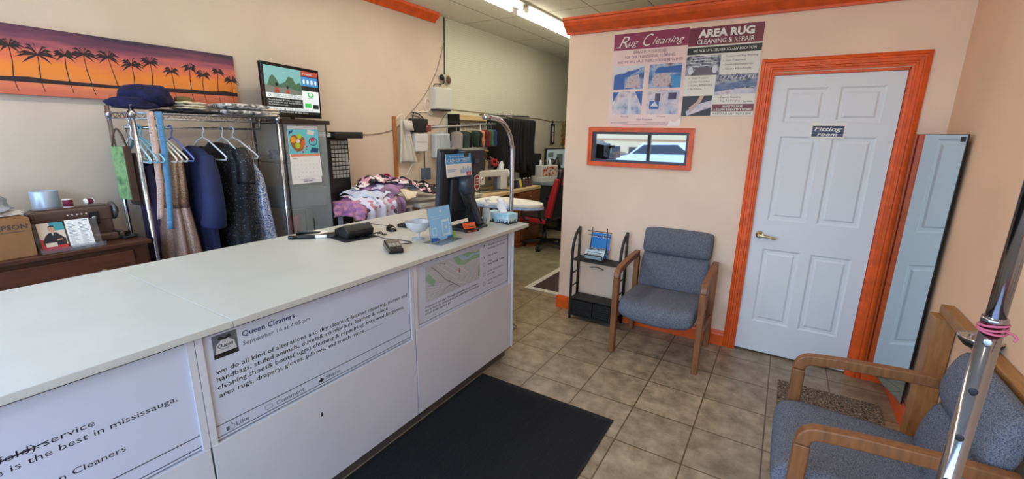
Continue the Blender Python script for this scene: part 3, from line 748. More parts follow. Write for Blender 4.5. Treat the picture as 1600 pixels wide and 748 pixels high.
for k in range(4): m.tube(spline([(.02, -.08 + .02 * k, .27 - .02 * k), (.05, -.06 + .02 * k, .17), (.02, .0 + .02 * k, .1), (.03, .04, .03)], 6), .004, 6)
m.build('wiring', BLACK, t)
m = MB(); m.M = frame((.004, .1, .24), (0, 1, .0), (.03, 0, 1)); m.uv([(0, .03), (.0, .105), (.03, .12), (.06, .105), (.06, .03), (.03, 0)])
m.mi = 1; m.uv([(.006, .034), (.006, .1), (.03, .112), (.054, .1), (.054, .034), (.03, .008)], .0006)
m.mi = 0; m.rect(.012, .045, .048, .051, .001); m.rect(.012, .064, .048, .07, .001); m.rect(.012, .084, .048, .09, .001)
m.build('shield_sticker', [PAPER, mat('crimson', (150, 32, 48), .5)], t, solid=.001)
# card clipped on the till
t = thing('payment_notice', 'blue and white cash or debit notice clipped to the till', 'sign', (-1.715, 2.075, 1.36), R(3))
m = MB(); m.M = frame((0, 0, 0), (0, 1, 0), (-.06, 0, 1))
m.bx(-.03, .235, -.008, .13, -.002, 0)
m.mi = 1; m.rect(-.03, .07, .235, .13, .0004)
m.mi = 3
for k, (q, h) in enumerate(((.11, .04), (.135, .052), (.16, .045), (.185, .055), (.21, .048))): m.uv([(q, .01), (q + .022, .01), (q + .02, h - .012), (q + .011, h), (q + .002, h - .012)], .0005)
m.mi = 4; m.rect(.175, -.006, .225, .016, .0008)
m.mi = 1; m.rect(-.018, .035, .07, .038, .0006); m.rect(-.018, .025, .05, .028, .0006)
m.mi = 2; m.text('CASH OR DEBIT?', .102, .079, .024, .0008, w=.235, align='c'); m.text('Would you like to pay with', .1, .112, .01, .0008, w=.2, align='c')
m.mi = 0; m.text('it is up to you', -.012, .073, .0045, .0008, w=.07)
m.mi = 2; m.text('YES', .2, .0, .01, .001, w=.03, align='c', bold=.02)
m.build('card', [PAPER, mat('sky_blue_print', (66, 158, 220), .5), PAPER, mat('pale_people_print', (150, 185, 215), .6), mat('red_print', (205, 52, 84), .5)], t)
B(-.06, .0, .16, .2, .11, .14).build('clip', BLACK, t)
# arched chrome pole
t = thing('valet_pole', 'arched chrome pole rising behind the tissue box at the counter end', 'pole', (-1.83, 2.975, 0))
m = MB().tube([(0, 0, .01), (0, 0, .6), (0, 0, 1.0), (0, 0, 1.44)] + [(0, -.25 + .25 * math.cos(R(a)), 1.47 + .25 * math.sin(R(a))) for a in range(0, 91, 10)] + [(0, -.30, 1.722), (0, -.36, 1.724)], .0165, 16); m.build('pole', CHROME, t)
MB().lathe([(.0, 0), (.022, 0), (.022, .016), (0, .017)], n=18, ax=frame((0, -.36, 1.724), (1, 0, 0), (0, 0, 1))).build('end_cap', CHROME, t)
MB().lathe([(.0, 0), (.06, 0), (.06, .01), (.022, .016), (.02, .04), (0, .04)], n=24).build('base', CHROME, t)

# ------------------------------------------------------------------ waiting area
def armchair(label, loc, rz, split=.685, top=.9, lean=.09, yb0=.19, tk=1.0):
    t = thing('armchair', label, 'chair', loc, rz, None)
    for s in (-1, 1):
        h0, h1 = s * .30 - .021, s * .30 + .021
        zf = .60
        # front leg bends into the arm rest
        MB().strip([(-.25, 0), (-.25, .3), (-.25, zf - .01)], .05, h0, h1, YZ).build('leg', WOOD, t, bevel=.006)
        MB().strip([(-.25, zf - .0095)] + arc(-.205, zf, .045, 180, 95, 6) + [(-.1, zf + .058), (.1, zf + .07), (.265, zf + .072)], .046, h0, h1, YZ).build('armrest', WOOD, t, bevel=.006)
        MB().strip([(.25, 0), (.25, .3), (.262, zf + .048)], .045, h0, h1, YZ).build('leg', WOOD, t, bevel=.006)
        MB().strip([(-.225, .30), (.23, .25)], .05, h0 + .006, h1 - .006, YZ).build('side_rail', WOOD, t, bevel=.004)
    B(-.279, .279, .2, .225, .26, .31).build('stretcher', WOOD, t, bevel=.004)
    # seat cushion with a waterfall front that sags in the middle
    m = MB(); rings = []
    for k in range(15):
        x = -.272 + .544 * k / 14; e = 1 - (2 * k / 14 - 1) ** 2
        pinch = .012 if k in (0, 14) else 0
        dz = -.045 * e
        pr = [(.20, .40 + pinch), (.205, .44 - pinch), (.05, .452 - .012 * e - pinch), (-.12, .458 - .015 * e - pinch), (-.255, .462 - .02 * e - pinch), (-.305 + pinch, .444 - .022 * e), (-.324 + pinch, .40 + dz * .6), (-.32 + pinch, .345 + dz + pinch), (-.275, .335 + dz + pinch), (-.15, .35 + dz * .7 + pinch), (.05, .375 + dz * .4 + pinch)]
        rings.append([(x, p[0], p[1]) for p in pr])
    m.loft(rings); m.build('seat', GREYFAB, t, sub=1)
    # back: a lower panel and a rolled top panel
    def cushion(z0, z1, th, w_, name, bulge):
        m = MB(); rings = []
        for k in range(9):
            a = k / 8; z = z0 + (z1 - z0) * a
            yb = yb0 + lean * (z - .4) / .5
            e = (1 - (2 * a - 1) ** 4)
            ww = w_ * (.965 + .035 * e); d0 = th * (.35 + .65 * e) + bulge * math.sin(PI * a)
            n = 20; ring = []
            for j in range(n):
                an = 2 * PI * j / n
                cx = math.copysign(abs(math.cos(an)) ** .35, math.cos(an)); sx_ = math.copysign(abs(math.sin(an)) ** .6, math.sin(an))
                ring.append((ww * cx, yb + .035 + sx_ * d0 / 2 - (bulge * .4 * math.sin(PI * a) if sx_ < 0 else 0), z))
            rings.append(ring)
        m.loft(rings); return m.build(name, GREYFAB, t, sub=1)
    cushion(.37, split + .004, .075 * tk, .262, 'backrest', .012)
    cushion(split - .003, top, .095 * tk, .264, 'headrest', .016)
    B(-.25, .25, yb0 + .075, yb0 + .085, .40, top - .12).build('back_panel', GREYFAB, t, loc=(0, 0, 0), bevel=.005)
    return t
armchair('grey tweed armchair with oak arms against the partition beside the black side table', (-.65, 3.30, 0), 0)
armchair('grey tweed armchair with oak arms against the right wall behind the chrome pole', (.43, 1.965, 0), R(-90), split=.625, top=.855, lean=.085, yb0=.155, tk=.8)

# black tube side table with magazine rack
t = thing('side_table', 'black metal two tier side table with lattice drawers beside the armchair', 'side table', (-1.27, 3.53, 0))
BM = mat('black_tube', (24, 24, 25), .35, var=.3, vs=30)
for s in (-1, 1):
    x = s * .215
    MB().tube(spline([(x, -.08, 0), (x, -.08, .3), (x, -.08, .58), (x, -.06, .7), (x, .0, .78), (x, .055, .81), (x, .065, .82)], 6), .0125, 10).build('leg', BM, t)
    MB().tube([(x, .065, 0), (x, .065, .4), (x, .065, .82)], .0125, 10).build('leg', BM, t)
    for z in (.3, .42): MB().tube([(x, -.08, z), (x, .065, z)], .006, 8).build('rung', BM, t)
B(-.21, .21, -.085, .07, .545, .56).build('upper_shelf', mat('black_board', (32, 31, 32), .6), t, bevel=.003)
B(-.21, .21, -.085, .07, .19, .205).build('lower_shelf', mat('black_board', (32, 31, 32), .6), t, bevel=.003)
for s in (-1, 1):
    d = B(s * .104 - .1, s * .104 + .1, -.082, .06, .035, .185).build('drawer', mat('black_wicker', (30, 28, 27), .6, bump=.3, bs=90), t, bevel=.003)
    m = MB()
    for k in range(7):
        z = .05 + .02 * k; m.bx(s * .104 - .085, s * .104 + .085, -.087, -.082, z, z + .006)
    boxframe(m, [(s * .104 - .1, .035), 0, (s * .104 + .1, .185)], .014, -.091, -.082)
    m.build('drawer_front', BM, d)
m = MB(); m.M = frame((-.06, -.0, .36), (1, 0, 0), (0, 0, 1)); 
m = MB()
m.tube(spline([(-.1, .068, .46), (-.04, .068, .47), (.02, .068, .455)], 5), .004, 6); m.build('wire_hook', BM, t)
t = thing('magazine_rack', 'small black wire rack on the side table holding magazines', 'rack', (-1.30, 3.535, .561))
m = MB()
for x in (-.075, .075): m.tube([(x * 1.05, -.07, .0035), (x * 1.05, .03, .0035), (x * .9, .06, .27)], .0035, 6)
m.tube([(-.1, .052, .2), (.1, .052, .2)], .0035, 6); m.tube([(-.11, .056, .235), (.11, .056, .235)], .0035, 6)
m.tube([(-.079, -.07, .0035), (.079, -.07, .0035)], .0035, 6); m.tube([(-.079, -.07, .0035), (-.079, -.075, .05)], .0035, 6); m.tube([(.079, -.07, .0035), (.079, -.075, .05)], .0035, 6); m.tube([(-.079, -.075, .05), (.079, -.075, .05)], .0035, 6)
m.build('wire', BM, t)
def magazine(label, o, v, w_, h_, title, cols, sub_):
    m = MB(); m.M = frame(o, (1, 0, 0), v)
    m.bx(-w_ / 2, w_ / 2, 0, h_, -.006, 0)
    m.mi = 1; m.rect(-w_ / 2, 0, w_ / 2, h_, .0003)
    m.mi = 2; m.uv([(-w_ / 2, .01), (w_ / 2, .01), (w_ / 2, h_ * .34), (w_ * .2, h_ * .42), (-w_ * .1, h_ * .36), (-w_ / 2, h_ * .44)], .0006)
    m.mi = 3; m.text(title, 0, h_ * .8, h_ * .13, .0008, w=w_ * .86, align='c')
    m.text(sub_, 0, h_ * .06, h_ * .04, .001, w=w_ * .6, align='c')
    for k in range(4): m.rect(-w_ * .4 + k * w_ * .2, h_ * .2, -w_ * .4 + k * w_ * .2 + w_ * .1, h_ * (.28 + .03 * (k % 2)), .0009)
    o = m.build('magazine', cols)
    return tag(o, label, 'magazine')
magazine('blue magazine titled HOMES standing in the wire rack', (-1.29, 3.565, .572), (0, .2, 1), .175, .215, 'HOMES', [PAPER, mat('magazine_blue', (40, 128, 208), .3), ramp_mat('magazine_town', [(30, 44, 66), (110, 130, 150), (220, 224, 230)], 60), PAPER], 'GTA west')
m = MB(); m.M = frame((-1.31, 3.485, .572), (1, 0, 0), (.06, .75, 1)); m.bx(-.085, .085, 0, .085, -.004, 0); m.mi = 1; m.rect(-.085, 0, .085, .03, .0003); m.mi = 2; m.text('IN MISSISSAUGA', 0, .036, .016, .0006, w=.14, align='c', bold=.02); m.line(-.07, .064, .07, .064, .004, .0005)
tag(m.build('magazine', [mat('leaflet_pale_blue', (190, 212, 228), .4), mat('leaflet_steel', (120, 150, 170), .4), DARK]), 'pale blue leaflet leaning in front of the HOMES magazine', 'leaflet')

# mirror leaning across the corner
MIR = mat('mirror_glass', (205, 222, 226), .01, 1.0)
t = thing('mirror', 'tall frameless mirror across the corner beside the orange door casing', 'mirror', (0, 0, 0))
p0, p1 = V((.638, 3.609, 0)), V((.757, 3.125, 0))
d = (p1 - p0).normalized(); L_ = (p1 - p0).length
mm = frame((p0.x, p0.y, .125), (d.x, d.y, 0), (0, 0, 1))
m = MB(); m.M = mm; m.bx(0, L_, 0, 1.528, -.007, -.0015); m.build('backing', BLACK, t)
m = MB(); m.M = mm; m.bx(.003, L_ - .003, .003, 1.525, -.0015, 0); m.build('glass', MIR, t)
m = MB(); m.M = mm; m.bx(L_ - .05, L_ - .012, 1.49, 1.515, .0003, .0012); m.build('corner_sticker', DARK, t)

# wooden rail frame along the right wall
t = thing('wooden_rail_frame', 'square oak rail frame standing along the right wall behind the armchair', 'frame', (0, 0, 0))
B(.732, .781, 1.30, 2.80, .805, .85).build('top_rail', WOODF, t, bevel=.003)
for y in (2.70, 1.30): B(.70, .781, y, y + .10, 0, .8045).build('post', WOODF, t, bevel=.003)
B(.755, .78, 1.4, 2.7, .13, .18).build('lower_rail', WOODF, t, bevel=.003)
t = thing('metal_dish', 'small round metal dish with a dark base on the oak rail', 'dish', (.728, 2.27, .8505))
MB().lathe([(.0, 0), (.045, 0), (.062, .02), (.066, .03), (0, .03)], n=26).build('base', mat('dark_dish', (38, 36, 36), .4), t)
MB().lathe([(.064, .0302), (.068, .034), (.066, .04), (.05, .034), (.03, .032), (.028, .045), (.016, .05), (0, .05)], n=26).build('tray', CHROME, t)

# patterned mat and black mat
RUG = ramp_mat('speckled_rug', [(30, 25, 24), (56, 46, 40), (150, 128, 102), (44, 36, 32), (206, 184, 152)], 110, .95, detail=1)
t = tag(B(.155, .695, 2.55, 3.27, .001, .012).build('rug', RUG), 'brown speckled rug on the tiles under the mirror', 'rug')
m = MB(); m.bx(-1.585, -.65, .25, 2.232, .001, .006)
m.mi = 1
for k in range(92): m.bx(-1.555 + k * .0097, -1.5505 + k * .0097, .285, 2.197, .006, .0095)
t = m.build('floor_mat', [mat('black_rubber', (16, 16, 18), .8), mat('black_carpet', (24, 24, 27), .95, bump=.6, bs=400, var=.35, vs=120)])
tag(t, 'large black ribbed entrance mat on the tiles beside the counter', 'mat')
t = thing('rear_mat', 'small dark brown mat with a white border behind the partition', 'mat', (0, 0, 0))
B(-2.22, -1.72, 3.90, 4.95, .001, .008).build('border', mat('mat_white_border', (214, 210, 198), .8), t)
B(-2.15, -1.78, 3.965, 4.88, .0081, .011).build('carpet', mat('brown_mat', (72, 52, 50), .95, bump=.4, bs=300), t)

# chrome pole in the foreground
t = thing('garment_rack_pole', 'chrome height adjustable pole with holes in front of the armchair', 'pole', (.279, .845, 0))
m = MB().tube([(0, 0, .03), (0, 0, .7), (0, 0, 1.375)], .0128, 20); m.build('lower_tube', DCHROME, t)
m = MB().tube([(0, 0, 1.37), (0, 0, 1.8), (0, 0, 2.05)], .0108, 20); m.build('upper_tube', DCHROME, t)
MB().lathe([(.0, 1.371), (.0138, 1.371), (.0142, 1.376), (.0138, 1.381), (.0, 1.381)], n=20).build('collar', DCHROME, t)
for z in (1.192, 1.269, 1.346, 1.115, 1.04, .965):
    m = MB().lathe([(.0, 0), (.0052, 0), (.0052, .0014), (.0035, .0016), (0, .0016)], n=12, ax=frame((-.0043, -.0121, z), (1, -.36, 0), (0, 0, 1))); m.build('hole_plug', CHROME if z > 1.3 else BLACK, t)
m = MB()
for k in range(3): m.tube([(.0148 * math.cos(a), .0148 * math.sin(a), 1.362 + .004 * k + .003 * math.sin(a + k)) for a in [2 * PI * j / 16 for j in range(16)]], .0018, 6, closed=True)
m.tube(spline([(.010, -.011, 1.366), (.018, -.02, 1.363), (.016, -.024, 1.357)], 4), .0016, 6)
m.build('pink_string', mat('pink_string', (196, 96, 120), .8), t)
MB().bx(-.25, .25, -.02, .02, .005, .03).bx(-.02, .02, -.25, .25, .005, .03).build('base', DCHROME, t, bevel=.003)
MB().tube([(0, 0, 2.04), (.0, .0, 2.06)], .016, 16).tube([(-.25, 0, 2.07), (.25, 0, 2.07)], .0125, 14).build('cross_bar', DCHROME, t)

# ------------------------------------------------------------------ posters on the partition
def photo(m, a0, b0, a1, b1, i, n=.0004): m.mi = i; m.rect(a0, b0, a1, b1, n)
PH1 = ramp_mat('rug_photo_blue', [(30, 42, 84), (70, 120, 186), (180, 188, 204), (96, 74, 100)], 12, .35)
PH2 = ramp_mat('rug_photo_pale', [(120, 130, 168), (186, 190, 210), (220, 206, 212), (150, 140, 170)], 11, .35)
PH3 = ramp_mat('workshop_photo', [(24, 26, 40), (70, 78, 104), (170, 172, 182), (52, 50, 66)], 32, .35)
PH4 = ramp_mat('carpet_photo', [(50, 66, 110), (92, 108, 150), (130, 140, 172)], 16, .35, stretch=(1, 1, 4))
MAR = mat('maroon_print', (140, 30, 80), .35); MAR2 = mat('dark_maroon_print', (112, 22, 52), .35)
PINK = mat('pink_poster_paper', (236, 206, 202), .3, var=.03, vs=4)
t = thing('rug_poster', 'pink poster headed Rug Cleaning with four photographs', 'poster', (-1.31, Y0 - .001, 1.69))
B(0, .577, -.0015, 0, 0, .70).build('sheet', PINK, t)
FP = lambda n=-.0018: frame((0, n, 0), (1, 0, 0), (0, 0, 1))
m = MB(); m.M = FP()
m.rect(.012, .58, .577, .70)
m.build('header', MAR, t)
m = MB(); m.M = FP(-.0023)
m.text('R', .05, .596, .088, 0, w=.085, shear=.45, bold=-.008); m.text('ug', .128, .606, .052, 0, w=.082, shear=.5, bold=-.008); m.text('C', .245, .596, .092, 0, w=.075, shear=.45, bold=-.008); m.text('leaning', .315, .606, .052, 0, w=.235, shear=.5, bold=-.008); m.line(.03, .602, .07, .598, .004); m.line(.1, .612, .135, .600, .004)
m.mi = 1
m.text('BRING US YOUR RUGS', .3, .548, .02, 0, w=.25, align='c'); m.text('FOR OUR PROFESSIONAL CLEANING', .3, .514, .021, 0, w=.38, align='c'); m.text('AND WE WILL HAVE THEM LOOKING REFRESHED', .3, .48, .02, 0, w=.5, align='c')
for q in (('Dusting', .14, .265), ('Washing', .43, .265), ('Rinsing', .14, .055 + .015), ('Drying', .43, .07)): m.text(q[0], q[1], q[2], .011, 0, w=.06, align='c')
m.text('After Treatment', .3, .045, .017, 0, w=.13, align='c', shear=.25); m.text('RUG CLEANING', .1, .022, .009, 0, w=.14, align='c'); m.text('PROFESSIONAL RUG CARE', .42, .022, .008, 0, w=.2, align='c'); m.text('ALL RUGS CLEANED BY EXPERTS WITH OUR TRUSTED PROCESS', .34, .008, .007, 0, w=.4, align='c')
m.build('lettering', [PAPER, mat('plum_ink', (120, 62, 100), .6)], t)
for (a, b, mm_, kind) in ((.03, .285, PH1, 0), (.31, .285, PH1, 1), (.03, .09, PH2, 2), (.31, .09, PH2, 3)):
    m = MB(); m.M = FP(-.0022); m.rect(a, b, a + .24, b + .175)
    if kind == 0:
        m.mi = 1; m.uv([(a, b + .11), (a + .24, b + .165), (a + .24, b + .175), (a, b + .175)], .0003)
        m.mi = 2; m.uv([(a, b + .1), (a + .2, b + .15), (a + .2, b + .135), (a + .09, b + .09), (a + .09, b), (a, b)], .0004)
        m.mi = 3; m.uv([(a + .1, b + .01), (a + .22, b + .01), (a + .2, b + .11), (a + .11, b + .09)], .0005)
    if kind == 1:
        m.mi = 2; m.uv([(a + .04, b + .11), (a + .24, b + .11), (a + .24, b + .16), (a + .06, b + .15)], .0003)
        m.mi = 3; m.disc(a + .1, b + .06, .075, .0004, ry=.05); m.mi = 4; m.uv([(a + .18, b), (a + .24, b), (a + .24, b + .085), (a + .165, b + .085)], .0005)
    if kind == 2:
        m.mi = 2; m.uv([(a, b + .09), (a + .05, b + .175), (a, b + .175)], .0003); m.uv([(a + .24, b + .06), (a + .18, b + .175), (a + .24, b + .175)], .0003)
        m.mi = 1; m.uv([(a + .13, b), (a + .16, b), (a + .15, b + .15), (a + .13, b + .16)], .0003)
    if kind == 3:
        m.mi = 2; m.rect(a + .02, b + .04, a + .095, b + .1, .0003); m.mi = 5; m.rect(a + .06, b + .1, a + .1, b + .155, .0004); m.rect(a + .16, b + .11, a + .22, b + .16, .0004)
        m.mi = 1; m.uv([(a + .03, b + .06), (a + .09, b + .06), (a + .06, b + .1)], .0004)
        m.mi = 3; m.line(a + .11, b + .02, a + .115, b + .16, .004, .0005); m.line(a + .115, b + .08, a + .23, b + .075, .003, .0005)
    m.build('photo', [mm_, mat('photo_white', (214, 214, 222), .4), mat('photo_blue', (46, 92, 168), .4), ramp_mat('photo_rug', [(176, 150, 158), (206, 190, 196), (150, 120, 136)], 45), mat('photo_cyan', (58, 140, 200), .4), mat('photo_dark', (70, 56, 84), .4)], t)
m = MB(); m.M = FP(-.0024); m.uv([(.48, .0), (.575, .0), (.577, .07), (.535, .03), (.5, .045)]); m.build('tape', mat('shiny_tape', (240, 230, 232), .15), t)

t = thing('rug_repair_poster', 'white poster headed AREA RUG cleaning and repair, beside the door casing', 'poster', (-.732, Y0 - .002, 1.768))
B(0, .482, -.0015, 0, 0, .612).build('sheet', mat('poster_white', (226, 222, 212), .3), t)
for n_, q, c_ in (('header', (0, .488, .482, .612), MAR2), ('black_band', (0, .43, .482, .478), mat('print_black', (24, 22, 26), .4)), ('maroon_band', (.21, .03, .482, .08), MAR2), ('white_band', (.21, 0, .482, .028), PAPER)):
    m = MB(); m.M = FP(); m.rect(*q); m.build(n_, c_, t)
m = MB(); m.M = FP(-.0023)
m.text('AREA RUG', .245, .545, .05, 0, w=.36, align='c', bold=.045); m.text('CLEANING & REPAIR', .245, .5, .032, 0, w=.37, align='c')
m.text('WE PICK UP & DELIVER TO ANY LOCATION', .245, .446, .018, 0, w=.41, align='c')
m.text('WANT TO HAVE', .346, .057, .015, 0, w=.13, align='c', bold=.02); m.text('A CLEAN & HEALTHY HOME?', .346, .036, .015, 0, w=.25, align='c', bold=.02)
m.mi = 1
for k, s_ in enumerate(('Professional Rug Washing', 'Stain Treatment', 'Disinfectant/Deodorizer', 'Allergen & Eco-friendly')): m.text(s_, .265, .4 - k * .028, .0135, 0, w=(.2, .13, .18, .17)[k]); m.text('v', .25, .4 - k * .028, .012, 0)
for k, s_ in enumerate(('Carpet Protection', 'Colour Correction', 'Cutting & Rebinding', 'Re-Weave')): m.text(s_, .045, .262 - k * .025, .013, 0, w=(.12, .13, .15, .08)[k]); m.text('v', .028, .262 - k * .025, .012, 0)
for k, s_ in enumerate(('Expert Repairs', 'Rug Re-fringing')): m.text(s_, .26, .122 - k * .024, .013, 0, w=.13); m.text('v', .245, .122 - k * .024, .012, 0)
m.text('WASH YOUR RUGS ONCE A YEAR', .346, .008, .013, 0, w=.25, align='c', shear=.2, bold=.015); m.text('Services', .44, .092, .009, 0, w=.06, align='c', bold=.02)
m.build('lettering', [PAPER, mat('poster_ink', (70, 66, 72), .6)], t)
m = MB(); m.M = FP(-.0022); m.rect(.0, .285, .232, .42); m.mi = 1; m.uv([(.05, .285), (.2, .285), (.16, .34), (.07, .34)], .0003); m.mi = 2; m.disc(.035, .32, .018, .0004, ry=.03); m.disc(.2, .325, .018, .0004, ry=.03)
for k in range(4): m.line(.02, .41 - k * .02, .21, .412 - k * .02, .004, .0003)
m.build('photo', [PH3, mat('photo_rug_grey', (98, 88, 98), .4), mat('photo_white', (214, 214, 222), .4)], t)
m = MB(); m.M = FP(-.0022); m.rect(.215, .148, .482, .285); m.mi = 1; m.uv([(.215, .165), (.35, .19), (.482, .2), (.482, .245), (.215, .215)], .0003); m.mi = 2; m.uv([(.215, .148), (.482, .148), (.482, .18), (.4, .19), (.215, .165)], .0004)
for k in range(9): m.line(.24 + .026 * k, .25, .25 + .026 * k, .275, .006, .0004)
m.build('photo', [PH3, PH4, PH2], t)
m = MB(); m.M = FP(-.0022); m.rect(.0, .0, .205, .142); m.mi = 1; m.uv([(.06, .02), (.13, .1), (.15, .142), (.12, .142), (.1, .1), (.05, .06)], .0004); m.mi = 2; m.uv([(.04, .0), (.205, .06), (.205, .11), (.1, .08), (.03, .03)], .0003)
m.build('photo', [mat('photo_black', (40, 36, 44), .4), mat('photo_skin', (196, 168, 160), .4), PH2], t)

# ------------------------------------------------------------------ left side: dresser and what stands on it
t = thing('dresser', 'dark walnut dresser with round knobs behind the counter', 'dresser', (-3.49, .46, 0))
B(-.235, .255, -.61, .61, .93, .955).build('top', DWOOD, t, bevel=.004)
B(-.225, .225, -.59, .59, .06, .93).build('body', DWOOD, t, bevel=.003)
for z0, z1 in ((.70, .905), (.46, .68), (.22, .44)):
    dr = B(.2252, .243, -.52, .52, z0, z1).build('drawer', mat('walnut_drawer', (74, 40, 26), .35, rgb2=(98, 56, 36), vs=8, stretch=(5, .7, 5), lo=.25, hi=.75), t, bevel=.006)
    for y in (-.17, .365): MB().lathe([(.0, 0), (.008, 0), (.007, .012), (.015, .018), (.016, .024), (.010, .03), (0, .031)], n=16, ax=frame((.243, y, (z0 + z1) / 2 + .01), (0, 1, 0), (0, 0, 1))).build('knob', mat('pewter_knob', (150, 130, 112), .3, .8), dr)
for y in (-.56, .56):
    for x in (-.2, .2): B(x - .025, x + .025, y - .025, y + .025, 0, .06).build('foot', DWOOD, t)
DZ = .9555
CARD = mat('cardboard', (148, 106, 66), .85, var=.04, vs=10)
t = thing('cardboard_box', 'brown cardboard printer box at the dresser end', 'box', (-3.42, .40, DZ), R(3))
B(-.15, .15, -.2, .185, 0, .2).build('box', CARD, t, bevel=.002)
m = MB(); m.M = frame((.1505, -.2, 0), (0, 1, 0), (0, 0, 1)); m.text('EPSON', .262, .148, .024, .0004, w=.11, bold=.02); m.line(.272, .135, .362, .135, .003, .0004); m.build('lettering', mat('box_print', (70, 62, 60), .7), t)
B(-.14, .14, -.19, .16, .2005, .203).build('flap', CARD, t)
t = thing('papers', 'loose white papers stacked on the cardboard box', 'papers', (-3.44, .46, DZ + .2065), R(20))
for k in range(3): B(-.11, .11, -.1, .1, .002 + .006 * k, .006 + .006 * k).build('sheet', PAPER, t, rot=R(9 * k))
m = MB()
def blob(m, c, r, seed, amp=.25, sq=1.0, nu=26, nv=16):
    def fn(u, v):
        a = 2 * PI * u; b = -PI / 2 + PI * v
        p = V((math.cos(b) * math.cos(a), math.cos(b) * math.sin(a), math.sin(b)))
        k = 1 + amp * NZ.noise(p * 2.2 + V((seed, seed, seed))) + amp * .4 * NZ.noise(p * 6 + V((seed, 0, seed)))
        q = V((p.x * r[0] * k, p.y * r[1] * k, p.z * r[2] * k))
        q.z = r[2] * .92 * math.tanh(1.35 * q.z / r[2])
        if q.z < 0: q.z *= .25 * sq
        return (c[0] + q.x, c[1] + q.y, c[2] + q.z)
    m.sheet(fn, nu, nv); return m
tag(blob(MB(), (-3.42, .42, DZ + .245), (.12, .14, .1), 3).build('plastic_bag', mat('clear_grey_bag', (150, 158, 172), .25, var=.25, vs=12, bump=.4, bs=14)), 'crumpled grey plastic bag on the cardboard box', 'bag')
t = thing('sewing_machine', 'old brown sewing machine on the dresser beside the cardboard box', 'sewing machine', (-3.47, .785, DZ), R(2))
SM = mat('brown_enamel', (88, 68, 62), .3)
B(-.09, .09, -.17, .21, 0, .045).build('bed', SM, t, bevel=.01)
MB().prism([(.06, .04), (.18, .04), (.175, .2), (.06, .2)], -.05, .05, YZ).build('pillar', SM, t, bevel=.012)
B(-.052, .052, -.16, .18, .115, .205).build('arm', SM, t, bevel=.014, seg=3)
B(-.048, .048, -.17, -.09, .06, .2).build('head', SM, t, bevel=.012, seg=3)
MB().lathe([(.0, 0), (.03, 0), (.052, .008), (.055, .018), (.05, .026), (.03, .03), (.022, .04), (0, .042)], n=24, ax=frame((0, .181, .165), (0, 0, 1), (1, 0, 0))).build('hand_wheel', mat('grey_handwheel', (96, 92, 92), .3, .5), t)
B(.0522, .058, .07, .115, .1, .175).build('dial_plate', BLACK, t, bevel=.003)
MB().ball((.062, .09, .14), (.006, .012, .012)).build('dial', STEEL, t)
m = MB(); m.M = frame((.0525, -.02, .17), (0, 1, 0), (0, 0, 1))
for k in range(6): m.disc(.0 + k * .02, 0.0, .004, .0004)
m.build('stitch_chart', PAPER, t)
MB().tube([(.04, -.13, .06), (.04, -.13, .01)], .004, 8).build('needle_bar', STEEL, t)
B(-.035, .035, -.145, .165, .2052, .2105).build('top_cover', SM, t, bevel=.002)
t = thing('tin_drum', 'wide silver thread drum standing behind the sewing machine', 'drum', (-3.62, .735, DZ))
MB().lathe([(.0, 0), (.058, 0), (.06, .004), (.06, .292), (.057, .297), (.05, .297), (.05, .29), (0, .29)], n=32).build('reel', mat('silver_blue', (176, 190, 206), .35, .3), t)
def spool(label, loc, col, r=.021, h=.045, rot=0, grp=None):
    t = thing('thread_spool', label, 'thread spool', loc, rot, grp)
    MB().lathe([(.0, .003), (r, .003), (r * 1.02, h / 2), (r, h - .003), (0, h - .003)], n=18).build('thread', col, t)
    MB().lathe([(.0, 0), (r * 1.12, 0), (r * 1.12, .0029), (0, .003)], n=18).lathe([(.0, h - .0029), (r * 1.12, h - .0029), (r * 1.12, h), (0, h)], n=18).build('flange', PAPER, t)
    return t
BURG = mat('burgundy_thread', (112, 26, 52), .8)
spool('burgundy thread spool standing on the sewing machine', (-3.46, .79, DZ + .2112), BURG)
spool('burgundy thread spool lying beside the hand wheel', (-3.476, .90, DZ + .2325), BURG, r=.016, h=.036, rot=(R(90), 0, R(20)))
t = thing('flyer_holder', 'clear tray holding a two panel realtor flyer before the sewing machine', 'flyer holder', (-3.33, .735, DZ))
m = MB().strip([(.08, .004), (.02, .004), (-.02, .15)], .003, -.13, .13, XZ).strip([(.08, .004), (.085, .03)], .003, -.13, .13, XZ).bx(-.02, .08, -.13, -.127, .003, .03); m.build('tray', ACR, t)
m = MB(); m.M = frame((.026, -.115, .008), (0, 1, 0), (-.27, 0, 1)) @ Mx.Diagonal((.8, .8, 1, 1))
m.rect(0, 0, .128, .185, 0); m.mi = 1; m.rect(.06, .13, .128, .185, .0003); m.mi = 4; m.uv([(0, 0), (.128, 0), (.128, .03), (.05, .06), (.0, .08)], .0003)
m.mi = 2; m.uv([(.015, .03), (.12, .03), (.125, .07), (.1, .1), (.085, .118), (.05, .118), (.03, .1), (.01, .06)], .0005)
m.mi = 3; m.disc(.066, .142, .015, .0007, ry=.02); m.uv([(.058, .118), (.075, .118), (.072, .128), (.061, .128)], .0006); m.line(.08, .065, .11, .07, .009, .0008)
m.mi = 2; m.uv([(.05, .148), (.052, .162), (.066, .167), (.08, .162), (.082, .148), (.077, .156), (.056, .156)], .0009)
m.mi = 0; m.uv([(.061, .118), (.072, .118), (.0665, .096)], .0007)
m.rect(.02, .022, .075, .05, .0009)
m.build('flyer', [mat('flyer_cream', (216, 200, 182), .5), mat('flyer_teal', (64, 150, 160), .5), mat('dark_suit_print', (30, 30, 38), .6), mat('skin_print', (202, 150, 118), .6), mat('flyer_red', (188, 40, 52), .5)], t)
